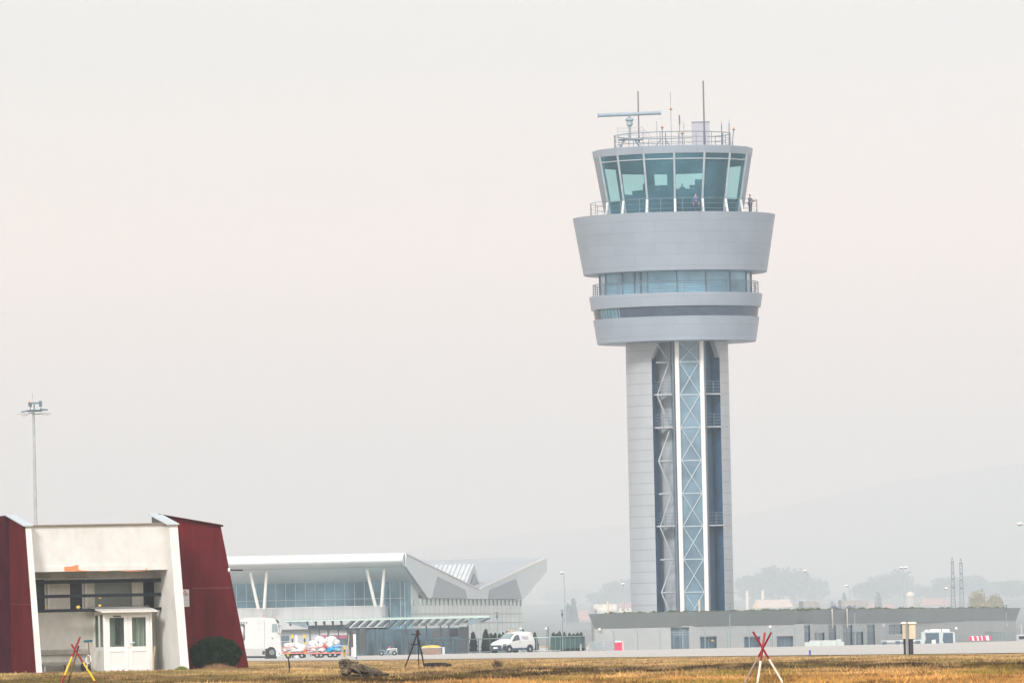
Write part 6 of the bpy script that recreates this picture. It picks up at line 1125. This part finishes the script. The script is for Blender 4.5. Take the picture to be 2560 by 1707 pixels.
# dead stump: gnarled trunk with a tapering tail
SD = 214.0; su = thing('tree_stump', 'gnarled grey-brown tree stump lying on its side on the grass', 'stump', (X(900, SD), SD, 0))
def PS(x, y, dd=0): return at(*z6(x, y), SD + dd)
STM = mat('stump_bark', (.24, .185, .12), .95, col2=(.05, .035, .022), scale=(9, 9, 14), bump=1.0, detail=8); m = MB()
def gnarl(c, r, seed, no=.22): m.blob(c, r, 26, 18, no, seed)
for (x, y, rx1, rz1, dd, sd) in ((-20, 1290, 10, 13, 0, 1), (60, 1240, 13, 9, .05, 2), (-40, 1225, 6, 8, -.05, 3), (150, 1330, 18, 12, 0, 4), (300, 1370, 22, 11, 0, 5), (460, 1410, 22, 9, .05, 6), (620, 1440, 20, 7, 0, 7), (760, 1475, 18, 4.5, -.05, 8), (40, 1420, 14, 10, -.1, 9), (200, 1250, 11, 5, .1, 10)):
    px_m = F / SD; gnarl(PS(x, y, dd), (rx1 / px_m, .16, rz1 / px_m), sd)
m.build('trunk', STM, su, 75); m = MB()
for (xa, ya, xb, yb, r) in ((30, 1180, -30, 1260, .035), (110, 1200, 60, 1330, .03), (190, 1210, 300, 1360, .028), (320, 1260, 480, 1400, .022), (560, 1340, 760, 1450, .02), (300, 1290, 620, 1400, .02), (90, 1330, 330, 1450, .028)):
    a, b_ = PS(xa, ya, -.2), PS(xb, yb, -.24); m.path([a, a.lerp(b_, .5) + Vector((0, -.02, .03)), b_], [r * .8, r, r * .5], 7)
m.build('root', STM, su, 50)
m = MB().blob(PS(440, 1500, -.28), (.42, .12, .035), 22, 8, .3, 6); m.build('hollow_shade', mat('stump_black', (.008, .006, .005), .95), su, 60)  # solid black lump: the hollow's shade is put into its colour
PD_ = 240.0; ps = thing('wooden_stake', 'short dark crooked stake with a yellow tip on the grass', 'stake', (X(722, PD_), PD_, 0))
def P5(x, y, dd=0): return at(*z5(x, y), PD_ + dd)
b_ = [P5(960, 1110), P5(968, 1180), P5(985, 1260), P5(990, 1340), P5(985, 1480)]; b_[-1].z = -.03; MB().path(b_, [.02, .016, .027, .024, .018], 8).build('stake', mat('stake_brown', (.035, .022, .014), .9, var=.4), ps, 40); MB().path([P5(940, 1070, -.03), P5(962, 1125, -.03)], [.022, .016], 8).path([P5(975, 1060, .02), P5(962, 1125, .02)], [.012, .012], 6).build('yellow_tip', mat('tip_yellow', (.6, .48, .02), .6, var=.25), ps, 40)
# cream cabinets on dark posts
CD = 316.0; cb = thing('cable_cabinet', 'two cream cable cabinets back to back on one grey pole with dark stands', 'cabinet', (X(2272, CD), CD, 0))
def PC(x, y, dd=0): return at(*z8(x, y), CD + dd)
CRM = mat('cabinet_cream', (.60, .53, .40), .6, var=.08); DKS = mat('stand_dark', (.045, .035, .05), .7, var=.4, scale=(8, 8, 1))
for (x0, x1, y0, y1, ea, eb) in ((48, 172, 462, 770, -.3, .1), (-73, -13, 462, 768, -.1, .3)):
    a, b_ = PC(x0, y1), PC(x1, y0); co = MB().box(a.x, b_.x, CD + ea, CD + eb, a.z, b_.z).build('cabinet', CRM, cb)
    MB().hexa([(a.x - .06, CD + ea - .05, b_.z), (b_.x + .05, CD + ea - .05, b_.z), (b_.x + .05, CD + eb + .05, b_.z), (a.x - .06, CD + eb + .05, b_.z), (a.x - .02, CD + ea, b_.z + .06), (b_.x, CD + ea, b_.z + .06), (b_.x, CD + eb, b_.z + .06), (a.x - .02, CD + eb, b_.z + .06)]).build('lid', mat('lid_pale', (.66, .62, .54), .5), co)
    MB().box(b_.x - .012, b_.x + .004, CD + ea - .006, CD + ea, a.z + .02, b_.z - .03).build('door_edge', mat('darker_cream', (.48, .40, .27), .6), co)  # darker cream strip down the cabinet's right edge
for (x0, x1, ea, eb) in ((45, 130, -.25, .05), (-48, -14, 0, .25)): a, b_ = PC(x0, 1090), PC(x1, 770); MB().box(a.x, b_.x, CD + ea, CD + eb, -.02, b_.z).build('stand', DKS, cb)
a = PC(18, 1090); MB().tube((a.x, CD - .34, -.02), (a.x, CD - .34, PC(0, 455).z), .042, 12).build('pole', mat('pole_grey', (.26, .29, .30), .5, .3), cb, 40)
# blue taxiway markers
for px, y0, dd, lab in ((890.7, 1640, 520, 'blue taxiway edge marker right of the stump'), (2025, 1624, 345, 'blue taxiway edge marker below the white barriers')):
    x = X(px, dd, 1640); z1 = Z(px, y0, dd); mk = thing('edge_marker', lab, 'marker', (x, dd, 0), 'blue taxiway edge markers'); MB().lathe([(.07, 0), (.07, .02), (.035, .03)], 12, (x, dd, .0)).build('base', mat('marker_base', (.1, .1, .2), .6), mk, 40); MB().tube((x, dd, .02), (x, dd, max(z1, .16)), .038, 12).build('tube', mat('marker_blue', (.06, .07, .42), .5), mk, 40)
tuft(at(*z7(750, 1320), 262).x, 262, .12, .05, .3, 200, (.09, .06, .04), 'grass_tuft', 'dark dry weed standing in the grass below the van', 53)
s_, ys_ = at(*zR(1865, 1500), 128), 128; tag(MB().path([(s_.x, 128, -.02), (s_.x + .004, 128, .2), (s_.x - .004, 128, at(*zR(1858, 1330), 128).z)], [.008, .009, .01], 7).build('peg', mat('peg_brown', (.16, .12, .05), .9, var=.3), None, 40, (s_.x, 128, 0)), 'thin brown peg beside the right leg of the red and white tripod', 'peg')
# ------------------------------------------------------------------ render
cy = S.cycles; S.render.engine = 'CYCLES'; cy.use_denoising = True
try: cy.denoiser = 'OPENIMAGEDENOISE'; cy.denoising_input_passes = 'RGB_ALBEDO_NORMAL'
except Exception: pass
cy.max_bounces = 8; cy.transparent_max_bounces = 16; cy.volume_bounces = 1; cy.sample_clamp_indirect = 4; S.render.film_transparent = False
